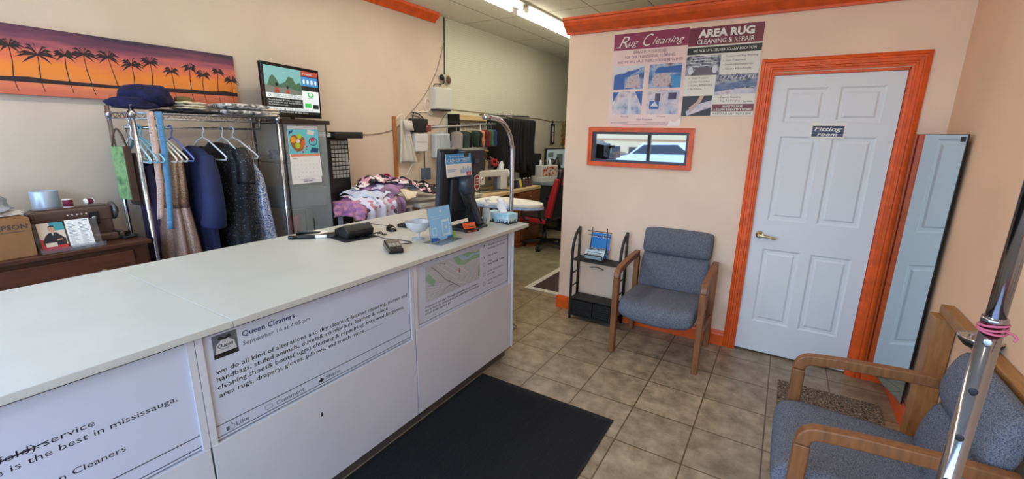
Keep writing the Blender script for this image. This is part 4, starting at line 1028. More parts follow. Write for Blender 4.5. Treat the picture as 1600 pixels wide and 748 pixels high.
m = MB(); m.M = frame((.027, -.005, .012), (0, 1, 0), (-.27, 0, 1)) @ Mx.Diagonal((.78, .8, 1, 1)); m.rect(0, 0, .13, .185, 0); m.mi = 1; m.rect(.09, .172, .12, .178, .0003)
rng = random.Random(9)
for k in range(16):
    for c_ in range(2): m.rect(.01 + c_ * .06, .012 + k * .0098, .01 + c_ * .06 + rng.uniform(.02, .048), .0145 + k * .0098, .0003)
m.build('flyer', [PAPER, GREYT], t)
t = thing('foot_pedal', 'black sewing foot pedal with a coiled lead on the dresser', 'pedal', (-3.44, .985, DZ + .001), R(20))
B(-.05, .05, -.04, .035, 0, .02).build('base', BLACK, t, bevel=.004)
MB().prism([(-.04, .0205), (.035, .0205), (.035, .032), (-.04, .05)], -.045, .045, YZ).build('treadle', BLACKG, t, bevel=.004)
m = MB()
for k in range(3): m.tube([(.02 * math.cos(a) * (1 + k * .5) + .075, .05 * math.sin(a) * .8, .006 + .004 * k) for a in [2 * PI * j / 18 for j in range(18)]], .004, 6, closed=True)
m.build('lead', BLACK, t)

# ------------------------------------------------------------------ wire rack
RXF, RXB, RY0, RY1, RZ = -3.30, -3.655, 1.105, 1.985, 1.70
t = thing('wire_rack', 'chrome wire shelving rack with hanging rail against the left wall', 'rack', (-3.4775, 1.545, 0))
CHR2 = mat('worn_chrome', (190, 192, 198), .22, 1.0)
for x in (RXF, RXB):
    for y in (RY0, RY1):
        m = MB().tube([(x + 3.4775, y - 1.545, .02), (x + 3.4775, y - 1.545, .8), (x + 3.4775, y - 1.545, RZ + .045)], .0125, 12)
        for k in range(60): 
            z = .04 + k * .0254
            m.tube([(x + 3.4775, y - 1.545, z), (x + 3.4775, y - 1.545, z + .002)], .0132, 10)
        p = m.build('post', CHR2, t)
        MB().lathe([(.0, 0), (.016, 0), (.017, .015), (.014, .022), (0, .022)], c=(x + 3.4775, y - 1.545, 0), n=14).build('foot', BLACK, p)
        MB().lathe([(.0, RZ - .03), (.016, RZ - .03), (.018, RZ + .01), (.0, RZ + .01)], c=(x + 3.4775, y - 1.545, 0), n=14).build('sleeve', CHR2, p)
def wire_shelf(z):
    m = MB(); a, b = RXB + 3.4775, RXF + 3.4775; c, d = RY0 - 1.545, RY1 - 1.545
    for x in (a, b):
        m.tube([(x, c, z), (x, d, z)], .0035, 6); m.tube([(x, c, z - .032), (x, d, z - .032)], .0035, 6)
        pts = []; n = 26
        for k in range(n + 1): pts.append((x, c + (d - c) * k / n, z - (.032 if k % 2 else .0)))
        m.tube(pts, .0025, 5)
    for y in (c, d):
        m.tube([(a, y, z), (b, y, z)], .0035, 6); m.tube([(a, y, z - .032), (b, y, z - .032)], .0035, 6)
        m.tube([(a + (b - a) * k / 10, y, z - (.032 if k % 2 else .0)) for k in range(11)], .0025, 5)
    for k in range(1, 36): m.tube([(a, c + (d - c) * k / 36, z + .003), (b, c + (d - c) * k / 36, z + .003)], .002, 5)
    for x in (a + .12, a + .24): m.tube([(x, c, z - .001), (x, d, z - .001)], .0028, 6)
    return m
wire_shelf(RZ).build('wire_shelf', CHR2, t); wire_shelf(.2).build('wire_shelf', CHR2, t)
RAILX, RAILZ = -3.45, 1.615
m = MB().tube([(RAILX + 3.4775, RY0 - 1.545, RAILZ), (RAILX + 3.4775, RY1 - 1.60, RAILZ)], .008, 10)
for y in (RY0 - 1.545 + .03, RY1 - 1.60): m.tube([(RAILX + 3.4775, y, RAILZ), (RAILX + 3.4775, y, RZ - .002)], .005, 8)
m.build('hanging_rail', CHR2, t)

HW = mat('white_plastic_hanger', (222, 230, 240), .35); HB = mat('blue_plastic_hanger', (110, 130, 205), .35); HL = mat('aqua_plastic_hanger', (130, 196, 220), .35); HC = mat('cream_plastic_hanger', (226, 226, 214), .35)
def hanger(label, y, rz, m_, group=None, w_=.21, drop=.115, x=RAILX, z=RAILZ, r=.0052, name='coat_hanger'):
    t = thing(name, label, 'hanger', (x, y, z + .0085 + r), rz, group)
    hook = spline([(-.024, 0, -.026), (-.022, 0, -.012), (-.012, 0, 0), (.004, 0, .0), (.016, 0, -.012), (.016, 0, -.03), (.002, 0, -.05), (0, 0, -.075)], 5)
    MB().tube(hook, r * .9, 8).build('hook', m_, t)
    MB().tube([(0, 0, -.072), (-.06, 0, -.098), (-w_ + .02, 0, -.072 - drop), (-w_, 0, -.09 - drop), (-w_ + .01, 0, -.105 - drop), (0, 0, -.105 - drop), (w_ - .01, 0, -.105 - drop), (w_, 0, -.09 - drop), (w_ - .02, 0, -.072 - drop), (.06, 0, -.098)], r, 8, closed=True).build('shoulder_bar', m_, t)
    return t
hanger('white plastic hanger with empty shoulders above the navy coat', 1.53, R(10), HW)
hanger('white hanger holding the collar of the black sequin dress', 1.655, R(4), HW)
hanger('white hanger under the far shoulder of the black sequin dress', 1.725, R(16), HW)
hanger('thin wire hanger holding the silver sequin dress', 1.83, R(8), STEEL, r=.0018, drop=.09)
hanger('blue plastic hanger above the beige sequin dress', 1.345, R(6), HB)
for k, y in enumerate((1.262, 1.278, 1.294)): hanger('cream plastic hanger, one of three hanging empty behind the tape measures', y, R(3 + 4 * k), HC, 'empty cream hangers')
for k, y in enumerate((1.15, 1.165, 1.18)): hanger('aqua plastic hanger, one of three empty at the near rail end', y, R(-4 + 6 * k), HL, 'empty aqua hangers')
hanger('white plastic hanger nearest the near post of the rack', 1.132, R(2), HW)

def sequin(name, base, spark, scale=160, thr=.3, rough=.45, metal=.5):
    m = mat(name, base, rough); nt, b = nodes_of(m)
    tc = nt.nodes.new('ShaderNodeTexCoord'); vo = nt.nodes.new('ShaderNodeTexVoronoi'); vo.inputs['Scale'].default_value = scale
    nt.links.new(tc.outputs['Object'], vo.inputs['Vector'])
    sx = nt.nodes.new('ShaderNodeSeparateColor'); nt.links.new(vo.outputs['Color'], sx.inputs[0])
    r = nt.nodes.new('ShaderNodeValToRGB'); r.color_ramp.elements[0].position = thr; r.color_ramp.elements[1].position = min(1, thr + .08)
    r.color_ramp.elements[0].color = lin(base); r.color_ramp.elements[1].color = lin(spark)
    nt.links.new(sx.outputs[0], r.inputs[0]); nt.links.new(r.outputs[0], b.inputs['Base Color'])
    # each sequin tips its own way, so it catches the lamps
    nm = nt.nodes.new('ShaderNodeBump'); nm.inputs['Strength'].default_value = .9; nm.inputs['Distance'].default_value = .01
    nt.links.new(sx.outputs[1], nm.inputs['Height']); nt.links.new(nm.outputs[0], b.inputs['Normal']); b.inputs['Metallic'].default_value = metal
    return m
def ringset(prof, folds, amp, ph, n=48):
    """prof: list of (z, half width, half depth, shift) -> rings with vertical folds"""
    out = []
    for i, (z, hw, hd, sh) in enumerate(prof):
        a = i / (len(prof) - 1); ring = []
        for j in range(n):
            t = 2 * PI * j / n
            k = 1 + amp * a * math.sin(folds * t + ph) + amp * .5 * a * math.sin((folds * 2 + 1) * t + ph * 2 + 3 * a)
            ring.append((hw * math.cos(t) * k + sh, hd * math.sin(t) * k, z))
        out.append(ring)
    return out
def interp(prof, n):
    pts = spline([V(p) for p in [(q[0], q[1], q[2] * .78) for q in prof]], n); sh = spline([V((q[3], 0, 0)) for q in prof], n)
    return [(p.x, max(.004, p.y), max(.004, p.z), s_.x) for p, s_ in zip(pts, sh)]
def garment(name, label, cat, loc, rz, prof, mats, folds=7, amp=.12, ph=0, sleeves=None, split=None, group=None):
    t = thing(name, label, cat, loc, rz, group)
    rr = ringset(interp(prof, 5), folds, amp, ph)
    if split:
        i = [k for k, r in enumerate(rr) if r[0][2] <= split][0]
        MB().loft(rr[:i + 1]).build('bodice', mats[0], t); MB().loft([[(p[0] * .985, p[1] * .985, p[2]) for p in rr[i]]] + rr[i:]).build('skirt', mats[-1], t)
        m = MB().loft([[(p[0] * k, p[1] * k, rr[i][0][2] + dz) for p in rr[i]] for k, dz in ((1.02, .012), (1.05, .0), (1.02, -.012))], caps=False); m.build('waistband', mats[1] if len(mats) > 2 else mats[0], t)
    else: MB().loft(rr).build('body', mats[0], t)
    for s_ in (sleeves or []):
        MB().tube(spline(s_[0], 5), [s_[1] + (s_[2] - s_[1]) * k / (5 * (len(s_[0]) - 1)) for k in range(5 * (len(s_[0]) - 1) + 1)], 14).build('sleeve', mats[0], t)
    return t
BEIGE = sequin('beige_sequin', (122, 94, 72), (180, 140, 106), 300, .6, .4, .35)
BEIGE2 = sequin('beige_sequin_skirt', (146, 118, 104), (182, 150, 134), 300, .5, .4, .3)
BROWNB = mat('brown_band', (78, 56, 44), .6)
NAVY = mat('navy_chiffon', (19, 31, 74), .75, var=.12, vs=5)
BLKSEQ = sequin('black_sequin', (13, 14, 20), (130, 136, 158), 190, .955, .55, .1)
SILV = sequin('silver_blue_sequin', (92, 128, 204), (232, 238, 246), 210, .42, .35, .35)
garment('sequin_dress', 'beige sequin dress on the rack behind the tape measures', 'dress', (-3.43, 1.285, 0), R(8),
        [(1.48, .04, .03, 0), (1.45, .12, .05, 0), (1.40, .15, .07, 0), (1.22, .14, .085, 0), (1.12, .125, .09, 0), (1.0, .14, .1, 0), (.75, .165, .12, 0), (.3, .19, .14, 0)],
        [BEIGE, BROWNB, BEIGE2], folds=7, amp=.17, split=1.13)
garment('navy_coat', 'navy blue chiffon gown hanging between the beige and black dresses', 'dress', (-3.43, 1.445, 0), R(4),
        [(1.50, .03, .03, 0), (1.475, .10, .05, .02), (1.42, .15, .07, .02), (1.25, .14, .08, .01), (1.0, .13, .085, 0), (.7, .135, .09, 0), (.25, .15, .1, 0)],
        [NAVY], folds=5, amp=.14, ph=1, sleeves=[([(.14, 0, 1.43), (.185, -.01, 1.3), (.20, -.02, 1.1), (.17, -.02, .98)], .05, .075)])
garment('black_sequin_dress', 'black sequin dress with short sleeves in the middle of the rack', 'dress', (-3.45, 1.64, 0), R(16),
        [(1.52, .05, .03, -.06), (1.505, .09, .05, -.03), (1.47, .17, .07, 0), (1.40, .20, .09, 0), (1.2, .195, .11, 0), (1.05, .19, .115, 0), (.85, .205, .13, 0), (.3, .22, .15, 0)],
        [BLKSEQ], folds=6, amp=.07, ph=2, sleeves=[([(-.15, 0, 1.46), (-.205, -.01, 1.38), (-.215, -.02, 1.24)], .05, .058), ([(.15, 0, 1.46), (.20, -.01, 1.38), (.205, -.02, 1.24)], .05, .058)])
garment('silver_dress', 'silver blue sequin dress at the far end of the rack', 'dress', (-3.42, 1.845, 0), R(20),
        [(1.36, .012, .012, -.015), (1.33, .03, .02, -.01), (1.26, .055, .04, 0), (1.1, .075, .055, .0), (.95, .085, .065, .005), (.7, .105, .08, .012), (.3, .11, .09, .03)],
        [SILV], folds=5, amp=.06, ph=.6)
m = MB()
for s_ in (-.02, .012): m.tube([(-3.44 + s_, 1.842 + s_ * .5, 1.34), (-3.445, 1.832 + s_ * .3, 1.50)], .0025, 6)
tag(m.build('dress_straps', PAPER), 'thin white straps from the wire hanger to the silver dress', 'straps')
# shopping bags hung by the near post
t = thing('paper_bag', 'green patterned paper bag hanging at the near end of the rack', 'bag', (-3.46, 1.07, 0), R(12))
GB = ramp_mat('green_bag_print', [(78, 120, 74), (128, 168, 112), (60, 92, 60)], 14)
m = MB().bx(-.06, .06, -.016, .016, 1.18, 1.50); m.build('bag', [GB], t, bevel=.002)
m = MB().bx(.0605, .07, -.02, .018, 1.17, 1.505); m.build('bag_side', mat('brown_kraft', (86, 66, 50), .8), t)
m = MB().tube(spline([(-.03, -.02, 1.50), (-.02, -.01, 1.57), (0, 0, RAILZ - .01), (.02, .01, 1.57), (.03, .02, 1.50)], 5), .006, 6); m.build('handle', mat('brown_kraft', (86, 66, 50), .8), t)
t = thing('brown_garment', 'narrow dark brown folded garment hanging behind the near post', 'garment', (-3.47, 1.12, 0), R(10))
MB().loft(ringset(interp([(1.46, .05, .02, 0), (1.40, .07, .03, 0), (1.3, .07, .035, 0), (1.14, .06, .03, 0)], 4), 4, .12, 0)).build('body', mat('dark_taupe_cloth', (60, 46, 40), .9), t)
MB().tube([(0, 0, 1.46), (0, 0, RAILZ - .005)], .003, 6).build('hook', STEEL, t)
garment('purple_garment', 'dark purple garment behind the beige dress on the rack', 'garment', (-3.52, 1.195, 0), R(4), [(1.40, .03, .03, 0), (1.36, .09, .045, 0), (1.1, .09, .05, 0), (.7, .08, .05, 0)], [mat('dark_purple_cloth', (48, 36, 66), .85)], folds=5, amp=.1)
# tape measures
def tape(label, y0, y1, z1, col, name):
    t = thing('tape_measure', label, 'tape measure', (-3.288, 0, 0))
    m = MB(); m.strip([(y0, RZ + .012), (y0 - .004, 1.45), (y1, z1)], .0012, .0, .0012, lambda u, v, h: (h, u, v))
    m = MB()
    pts = [(y0, RZ + .01), (y0 - .003, 1.5), (y0 - .012, 1.25), (y1, z1)]
    def fn(u, v):
        k = min(2, int(v * 3)); a = v * 3 - k; p = V(pts[k]).lerp(V(pts[k + 1]), a); return (.004 * math.sin(v * 5), p.x + (u - .5) * .034, p.y)
    m.sheet(fn, 1, 18); m.sheet(lambda u, v: (-.04 * v, y0 + (u - .5) * .034, RZ + .0105), 1, 2); m.build('tape', mat(name, col, .6), t, solid=.0008)
    m = MB()
    for k in range(90):
        v = (k + .5) / 90; p = fn(.1, v); m.bx(p[0] + .0006, p[0] + .0012, p[1] - .002, p[1] + (.009 if k % 5 else .016), p[2] - .0008, p[2] + .0008)
    m.build('graduations', DARK, t)
tape('pink tape measure hung over the rack edge, left of the blue one', 1.19, 1.155, 1.06, (226, 196, 186), 'pink_tape')
tape('blue tape measure hung over the rack edge beside the pink one', 1.235, 1.20, .985, (96, 156, 206), 'blue_tape')
# folded clothes on the rack shelf
def folded(label, c, r, seed, m_, name='folded_garment', amp=.25):
    return tag(blob(MB(), c, r, seed, amp).build(name, m_), label, 'clothes', None)
NAV2 = mat('navy_knit', (20, 20, 60), .95, var=.25, vs=30, bump=.5, bs=160)
SZ = RZ + .0065
def stacked(label, c, d, lay, m_, seed):
    """a garment folded flat: soft layers with rounded folds"""
    m = MB(); rng = random.Random(seed)
    for k in range(lay):
        z = c[2] + d[2] * (k + .5) / lay; h = d[2] / lay * .49
        a = d[0] * (1 - rng.uniform(0, .08)); b = d[1] * (1 - rng.uniform(0, .1)); rings = []
        for i in range(13):
            u = -1 + 2 * i / 12; e = max(.15, (1 - abs(u) ** 6)) ** .5
            rings.append([(c[0] + a * math.copysign(abs(math.cos(t)) ** .5, math.cos(t)) * (.93 + .07 * e), c[1] + b * u, z + h * math.sin(t) * e * (1 + .0 * u) + .006 * NZ.noise(V((u * 3, math.cos(t) * 2, seed + k)))) for t in [2 * PI * j / 16 for j in range(16)]])
        m.loft(rings)
    return tag(m.build('folded_garment', m_), label, 'clothes')
folded('large crumpled navy knit piled highest on the rack shelf', (-3.44, 1.24, SZ + .06), (.14, .135, .13), 11, NAV2, 'navy_knit')
folded('smaller navy sweater bulging at the near edge of the rack shelf', (-3.38, 1.15, SZ + .03), (.1, .12, .07), 23, NAV2, 'navy_sweater', .35)
stacked('flat black garment spread under the cream pile on the rack shelf', (-3.43, 1.45, SZ), (.13, .17, .025), 1, mat('black_cloth', (26, 26, 34), .9), 4)
stacked('cream folded garments stacked beside the navy knit', (-3.42, 1.455, SZ + .026), (.1, .085, .05), 3, mat('cream_cloth', (222, 214, 188), .9), 5)
folded('small olive brown bundle on top of the cream stack', (-3.46, 1.45, SZ + .08), (.055, .055, .04), 8, mat('olive_cloth', (112, 96, 60), .9), 'cloth_bundle')
BWP = ramp_mat('black_white_print', [(24, 24, 28), (230, 228, 226), (30, 30, 34), (236, 234, 230)], 16, .8, detail=1)
stacked('black and white printed garments at the far end of the rack shelf', (-3.40, 1.765, SZ), (.14, .17, .085), 2, BWP, 9)
stacked('white folded cloth hanging over the far corner of the rack shelf', (-3.34, 1.93, SZ), (.07, .07, .06), 3, mat('ivory_cloth', (222, 212, 196), .9), 12)

# ------------------------------------------------------------------ glass tower with the television and calendar
t = thing('display_cabinet', 'tall glass display tower with dark top beyond the wire rack', 'cabinet', (-3.50, 2.215, 0))
DKW = mat('dark_veneer', (46, 34, 30), .4)
GLS = mat('cabinet_glass', (200, 208, 206), .05, alpha=.22, spec=.6)
B(-.20, .21, -.195, .19, 0, .08).build('base', DKW, t, bevel=.002); B(-.205, .225, -.205, .205, 1.66, 1.692).build('top', DKW, t, bevel=.002)
for b in ((.196, .20, -.185, .18, .0805, 1.6595), (-.195, .195, -.19, -.186, .0805, 1.6595), (-.195, .195, .18, .184, .0805, 1.6595)): B(*b).build('glass_panel', GLS, t)
for z in (.52, .985, 1.355): B(-.19, .19, -.182, .176, z, z + .005).build('glass_shelf', mat('shelf_glass', (96, 112, 112), .08, alpha=.5), t)
for x in (-.198, .198):
    for y in (-.19, .182): B(x - .004, x + .004, y - .004, y + .004, .0805, 1.6595).build('corner_strip', mat('dark_metal', (60, 60, 62), .35, .7), t)
for k, z in enumerate((.985, 1.355)): pass
B(.2005, .203, -.006, -.001, .08, .9).build('door_gap', BLACK, t)
t = thing('clear_parcel', 'crumpled clear plastic parcel on the upper shelf of the glass tower', 'parcel', (-3.56, 2.13, 1.3605))
blob(MB(), (0, 0, .03), (.09, .07, .08), 31, .3).build('wrap', mat('grey_film', (150, 148, 150), .25, var=.3, vs=20, bump=.4, bs=20), t)
t = thing('red_container', 'red plastic container on the middle shelf of the glass tower', 'container', (-3.42, 2.10, .0))
B(-.06, .06, -.055, .055, .526, .56).build('base', mat('red_plastic', (186, 46, 34), .4), t)
MB().lathe([(.0, .56), (.055, .56), (.062, .92), (.066, .925), (.062, .93), (0, .93)], n=24).build('tub', mat('red_plastic', (186, 46, 34), .4), t)
tag(B(-3.66, -3.34, 2.06, 2.385, .991, 1.15).build('storage_bin', mat('grey_bin', (112, 120, 128), .4, alpha=.9), bevel=.01), 'grey plastic storage bin on the shelf of the glass tower', 'bin')
# calendar
t = thing('wall_calendar', 'wall calendar with a fruit heart photograph on the glass tower', 'calendar', (-3.2985, 2.05, 1.195), 0)
q = lambda n: frame((n, 0, 0), (0, 1, 0), (0, 0, 1))
m = MB(); m.bx(0, .0015, .005, .267, .0, .45); m.build('backing', PAPER, t)
m = MB(); m.M = q(.002)
m.rect(.005, .235, .267, .425); m.mi = 1
m.uv([(.07, .25), (.115, .262), (.145, .31), (.14, .36), (.115, .375), (.085, .365), (.06, .385), (.03, .375), (.015, .34), (.03, .29)], .0004)
m.mi = 2; m.disc(.045, .345, .024, .0006); m.mi = 3; m.disc(.098, .372, .02, .0006); m.disc(.078, .3, .023, .0006)
m.mi = 4; m.uv([(.1, .27), (.14, .3), (.143, .345), (.12, .34), (.105, .31)], .0007); m.mi = 5; m.disc(.085, .335, .016, .0007)
m.mi = 5; m.uv([(.165, .39), (.225, .38), (.235, .412), (.175, .425)], .0004)
m.mi = 6; m.disc(.21, .345, .018, .0008)
m.mi = 7
for k in range(14): m.line(.215 + .035 * math.cos(2 * PI * k / 14), .33 + .03 * math.sin(2 * PI * k / 14), .215 + .035 * math.cos(2 * PI * (k + 1) / 14), .33 + .03 * math.sin(2 * PI * (k + 1) / 14), .007, .0006)
m.uv([(.18, .245), (.25, .24), (.262, .275), (.2, .285)], .0005); m.uv([(.012, .385), (.04, .4), (.05, .42), (.015, .41)], .0005)
m.mi = 6; m.disc(.155, .29, .008, .0006); m.disc(.15, .27, .006, .0006); m.disc(.12, .25, .008, .0006)
m.build('photo', [mat('teal_photo', (110, 196, 206), .4), mat('wood_bowl_print', (150, 92, 46), .5), mat('orange_fruit_print', (236, 160, 50), .5), mat('green_fruit_print', (170, 196, 60), .5), mat('carrot_print', (226, 100, 44), .5), mat('pale_fruit_print', (228, 214, 206), .5), mat('red_fruit_print', (206, 48, 70), .5), mat('indigo_print', (34, 78, 120), .5)], t)
m = MB(); m.M = q(.002); m.rect(.012, .215, .262, .235); m.mi = 1
m.uv([(.01, .04), (.275, .05), (.268, .215), (.012, .215)], .0008); m.mi = 0; m.rect(.012, .214, .262, .235, .0012)
m.mi = 2
m.text('August', .022, .2, .009, .0014, w=.04)
for r_ in range(5):
    for c_ in range(7): m.text(str((r_ * 7 + c_) % 30 + 1), .03 + c_ * .034, .178 - r_ * .031, .006, .0014, align='c')
m.mi = 3; m.text('CLEAR CARE', .14, .012, .012, .0006, w=.08, align='c', bold=.02); m.text('Tel 905 814 0000', .14, .028, .006, .0006, w=.13, align='c')
m.build('month_page', [mat('salmon_print', (232, 140, 112), .5), PAPER, GREYT, mat('violet_print', (70, 60, 150), .5)], t)
# television
TVM = [BLACKG, mat('screen_sky', (120, 176, 180), .3, emit=.35), mat('screen_green', (70, 104, 84), .3, emit=.3), mat('screen_grey', (116, 122, 116), .3, emit=.3), mat('screen_white', (214, 226, 232), .3, emit=.45), mat('screen_blue', (60, 130, 196), .3, emit=.4), mat('screen_dark', (34, 40, 44), .3), mat('screen_red', (170, 70, 60), .3, emit=.3), mat('screen_lime', (70, 186, 90), .3, emit=.4)]
tvo = V((-3.468, 2.0, 1.715)); tvd = V((-.134, .585, 0)).normalized()
t = thing('television', 'flat screen television showing a news channel on the glass tower', 'television', (0, 0, 0))
F_ = frame(tvo, tvd, (0, 0, 1)); TW, TH = .60, .405
m = MB(); m.M = F_; m.bx(0, TW, 0, TH, -.03, 0); m.build('case', BLACKG, t, bevel=.004)
m = MB(); m.M = F_; m.bx(.1, .5, .04, .3, -.06, -.03); m.build('rear_cover', BLACK, t, bevel=.01)
m = MB(); m.M = F_; m.bx(.28, .32, -.02, .06, -.04, -.031); m.bx(.15, .45, -.0225, -.014, -.1, .06); m.build('stand', BLACKG, t)
m = MB(); m.M = F_
a, b = .02, .03; sw, sh = TW - .04, TH - .055
S = lambda u, v: (a + u * sw, b + v * sh)
def R_(u0, v0, u1, v1, n): p, q2 = S(u0, v0), S(u1, v1); m.rect(p[0], p[1], q2[0], q2[1], n)
def P_(pts, n): m.uv([S(*p) for p in pts], n)
m.mi = 6; R_(0, 0, 1, 1, .0005)
m.mi = 1; R_(0, .42, .66, 1, .0008)
m.mi = 2; P_([(0, .52), (.05, .62), (.09, .76), (.14, .82), (.2, .74), (.25, .62), (.36, .7), (.42, .82), (.5, .8), (.55, .66), (.62, .72), (.66, .66), (.66, .42), (0, .42)], .001)
m.mi = 3; P_([(0, .42), (.66, .42), (.66, .5), (.4, .58), (.2, .55), (0, .6)], .0012)
m.mi = 7; P_([(.16, .44), (.24, .44), (.22, .56), (.17, .56)], .0014); P_([(.36, .44), (.42, .44), (.41, .52), (.36, .52)], .0014)
m.mi = 6; m.disc(*S(.2, .62), .014, .0016); m.disc(*S(.39, .58), .013, .0016)
m.mi = 4; R_(0, .33, .66, .43, .0016); R_(.66, .1, 1, .55, .0012)
m.mi = 6; m.text('STORMY SKIES OVER THE CITY', *S(.13, .385), .011, .002, w=.29); m.text('COMMUNITY PARADE GOES AHEAD', *S(.13, .345), .011, .002, w=.29); m.text('CP', *S(.04, .352), .02, .002, w=.025)
m.mi = 4; m.text('Canada pledges $1 million to support', *S(.03, .27), .0115, .002, w=.33); m.text('small women who want security clearance', *S(.03, .22), .0115, .002, w=.34); m.text('for families overseas', *S(.03, .17), .0115, .002, w=.19)
m.mi = 5; R_(.66, .66, 1, .87, .0014); m.mi = 7; R_(.66, .89, 1, 1, .0014); m.mi = 4; m.text('Forecast', *S(.7, .92), .016, .002, w=.1)
for k in range(4): m.disc(*S(.71 + k * .08, .76), .012, .002, ry=.02)
m.mi = 8; R_(.7, .16, .83, .26, .0018); m.disc(*S(.83, .46), .035, .0018, ry=.02); m.mi = 4; m.disc(*S(.83, .47), .02, .002, ry=.012)
m.mi = 6; R_(.86, .14, .98, .24, .0018); m.text('Sunny', *S(.83, .38), .01, .002, w=.05, align='c')
m.mi = 4; R_(0, .06, 1, .13, .0014); m.mi = 6; m.text('TSX 20,318  -12.4   DOW 34,500  +21', *S(.1, .075), .012, .002, w=.42)
m.mi = 4; m.text('news headlines all day long', *S(.1, .015), .011, .002, w=.36)
m.build('screen', TVM, t)

# ------------------------------------------------------------------ sunset picture
t = thing('sunset_canvas', 'wide canvas picture of palm trees at sunset on the left wall', 'picture', (-3.7495, 0, 0))
AY0, AY1, AZ0, AZ1 = .30, 1.935, 1.785, 2.155
SUN = mat('sunset_print', (220, 120, 60), .55); nt, b = nodes_of(SUN)
tc = nt.nodes.new('ShaderNodeTexCoord'); sp_ = nt.nodes.new('ShaderNodeSeparateXYZ'); nt.links.new(tc.outputs['Object'], sp_.inputs[0])
nz = nt.nodes.new('ShaderNodeTexNoise'); nz.inputs['Scale'].default_value = 5; nz.inputs['Detail'].default_value = 5; mp = nt.nodes.new('ShaderNodeMapping'); mp.inputs['Scale'].default_value = (1, .55, 4.5)
nt.links.new(tc.outputs['Object'], mp.inputs[0]); nt.links.new(mp.outputs[0], nz.inputs['Vector'])
ma = nt.nodes.new('ShaderNodeMath'); ma.operation = 'MULTIPLY_ADD'; ma.inputs[1].default_value = .16; nt.links.new(nz.outputs[0], ma.inputs[0]); nt.links.new(sp_.outputs['Z'], ma.inputs[2])
mr = nt.nodes.new('ShaderNodeMapRange'); mr.inputs['From Min'].default_value = AZ0 + .08; mr.inputs['From Max'].default_value = AZ1 + .08; nt.links.new(ma.outputs[0], mr.inputs[0])
r = nt.nodes.new('ShaderNodeValToRGB'); E_ = r.color_ramp.elements
for k, (p, c) in enumerate(((0, (206, 108, 84)), (.2, (226, 128, 92)), (.24, (232, 140, 66)), (.42, (236, 138, 52)), (.58, (226, 118, 82)), (.72, (176, 92, 100)), (.85, (110, 60, 84)), (1, (64, 40, 66)))):
    if k > 1: E_.new(p)
    E_[k].position = p; E_[k].color = lin(c)
nt.links.new(mr.outputs[0], r.inputs[0]); nt.links.new(r.outputs[0], b.inputs['Base Color'])
B(0, .035, AY0, AY1, AZ0, AZ1).build('canvas', SUN, t)
m = MB(); m.M = frame((.0356, 0, 0), (0, 1, 0), (0, 0, 1))
pts = [(AY0, 1.868), (.69, 1.876), (.8, 1.884), (.9, 1.876), (1.17, 1.872), (1.4, 1.878), (1.6, 1.885), (1.75, 1.882), (1.85, 1.892), (AY1, 1.884)]
m.uv(pts + [(AY1, 1.86), (1.17, 1.853), (AY0, 1.853)])
rng = random.Random(4)
palms = [(0.42, 2.02, 0.43, 1.88), (0.58, 2.0, 0.57, 1.88), (0.752, 2.04, 0.743, 1.885), (0.859, 2.008, 0.85, 1.88), (0.974, 2.02, 0.973, 1.88), (1.06, 2.038, 1.074, 1.87), (1.175, 2.038, 1.202, 1.87), (1.29, 2.008, 1.287, 1.87), (1.395, 2.034, 1.383, 1.87), (1.508, 1.994, 1.513, 1.87), (1.627, 2.027, 1.618, 1.873), (1.708, 1.991, 1.7, 1.88), (1.814, 2.023, 1.797, 1.89), (1.901, 1.972, 1.897, 1.885)]
for i, (cy_, cz_, by, bz) in enumerate(palms):
    sz = .088 if i in (3,) else .068 if i < 9 else .056
    m.line(by, bz - .01, (by + cy_) / 2 + .006 * math.sin(i), (bz + cz_) / 2, .005, .0004); m.line((by + cy_) / 2 + .006 * math.sin(i), (bz + cz_) / 2, cy_, cz_, .004, .0004)
    m.line(by, bz - .02, by + .008, AZ0 + .02, .0035, .0003)
    for k in range(11):
        an = R(-35 + 250 * k / 10 + rng.uniform(-8, 8)); l = sz * rng.uniform(.75, 1.1)
        p1 = (cy_ + l * .55 * math.cos(an), cz_ + l * .5 * math.sin(an) + .005); p2 = (cy_ + l * math.cos(an), cz_ + l * .75 * math.sin(an) - .012)
        w_ = .007
        m.uv([(cy_, cz_ - .003), (p1[0], p1[1] - w_), p2, (p1[0], p1[1] + w_), (cy_, cz_ + .004)], .0006 + k * .00003)
m.build('palm_print', mat('palm_silhouette', (40, 26, 32), .6), t)

# ------------------------------------------------------------------ workshop at the back
# small parts drawers
t = thing('parts_cabinet', 'black tower of small parts drawers beyond the glass tower', 'cabinet', (-3.56, 2.60, 0))
B(-.14, .14, -.125, .105, 0, 1.545).build('body', BLACK, t, bevel=.004)
dw = B(.1402, .152, -.014, .014, -.0145, .0145).build('drawer', mat('smoky_drawer', (150, 150, 146), .3, spec=.7), t, bevel=.002)
first = True
for r_ in range(9):
    for c_ in range(5):
        d_ = dw if first else dw.copy()
        if not first: COL.objects.link(d_)
        first = False
        d_.location = (0, -.072 + c_ * .036, 1.51 - r_ * .037)
t = thing('black_case', 'flat black equipment case on top of the parts drawers', 'case', (-3.52, 2.66, 1.546), R(2))
B(-.12, .16, -.14, .17, 0, .045).build('base', BLACK, t, bevel=.006); B(-.12, .16, -.14, .17, .0455, .06).build('lid', BLACKG, t, bevel=.006)
tag(blob(MB(), (-3.46, 2.47, 1.565), (.06, .09, .045), 40, .3).build('wrapped_papers', ramp_mat('crumpled_wrap', [(40, 60, 110), (200, 206, 214), (30, 34, 50)], 24, .4)), 'crumpled blue and white wrapping beside the black case', 'wrapping')

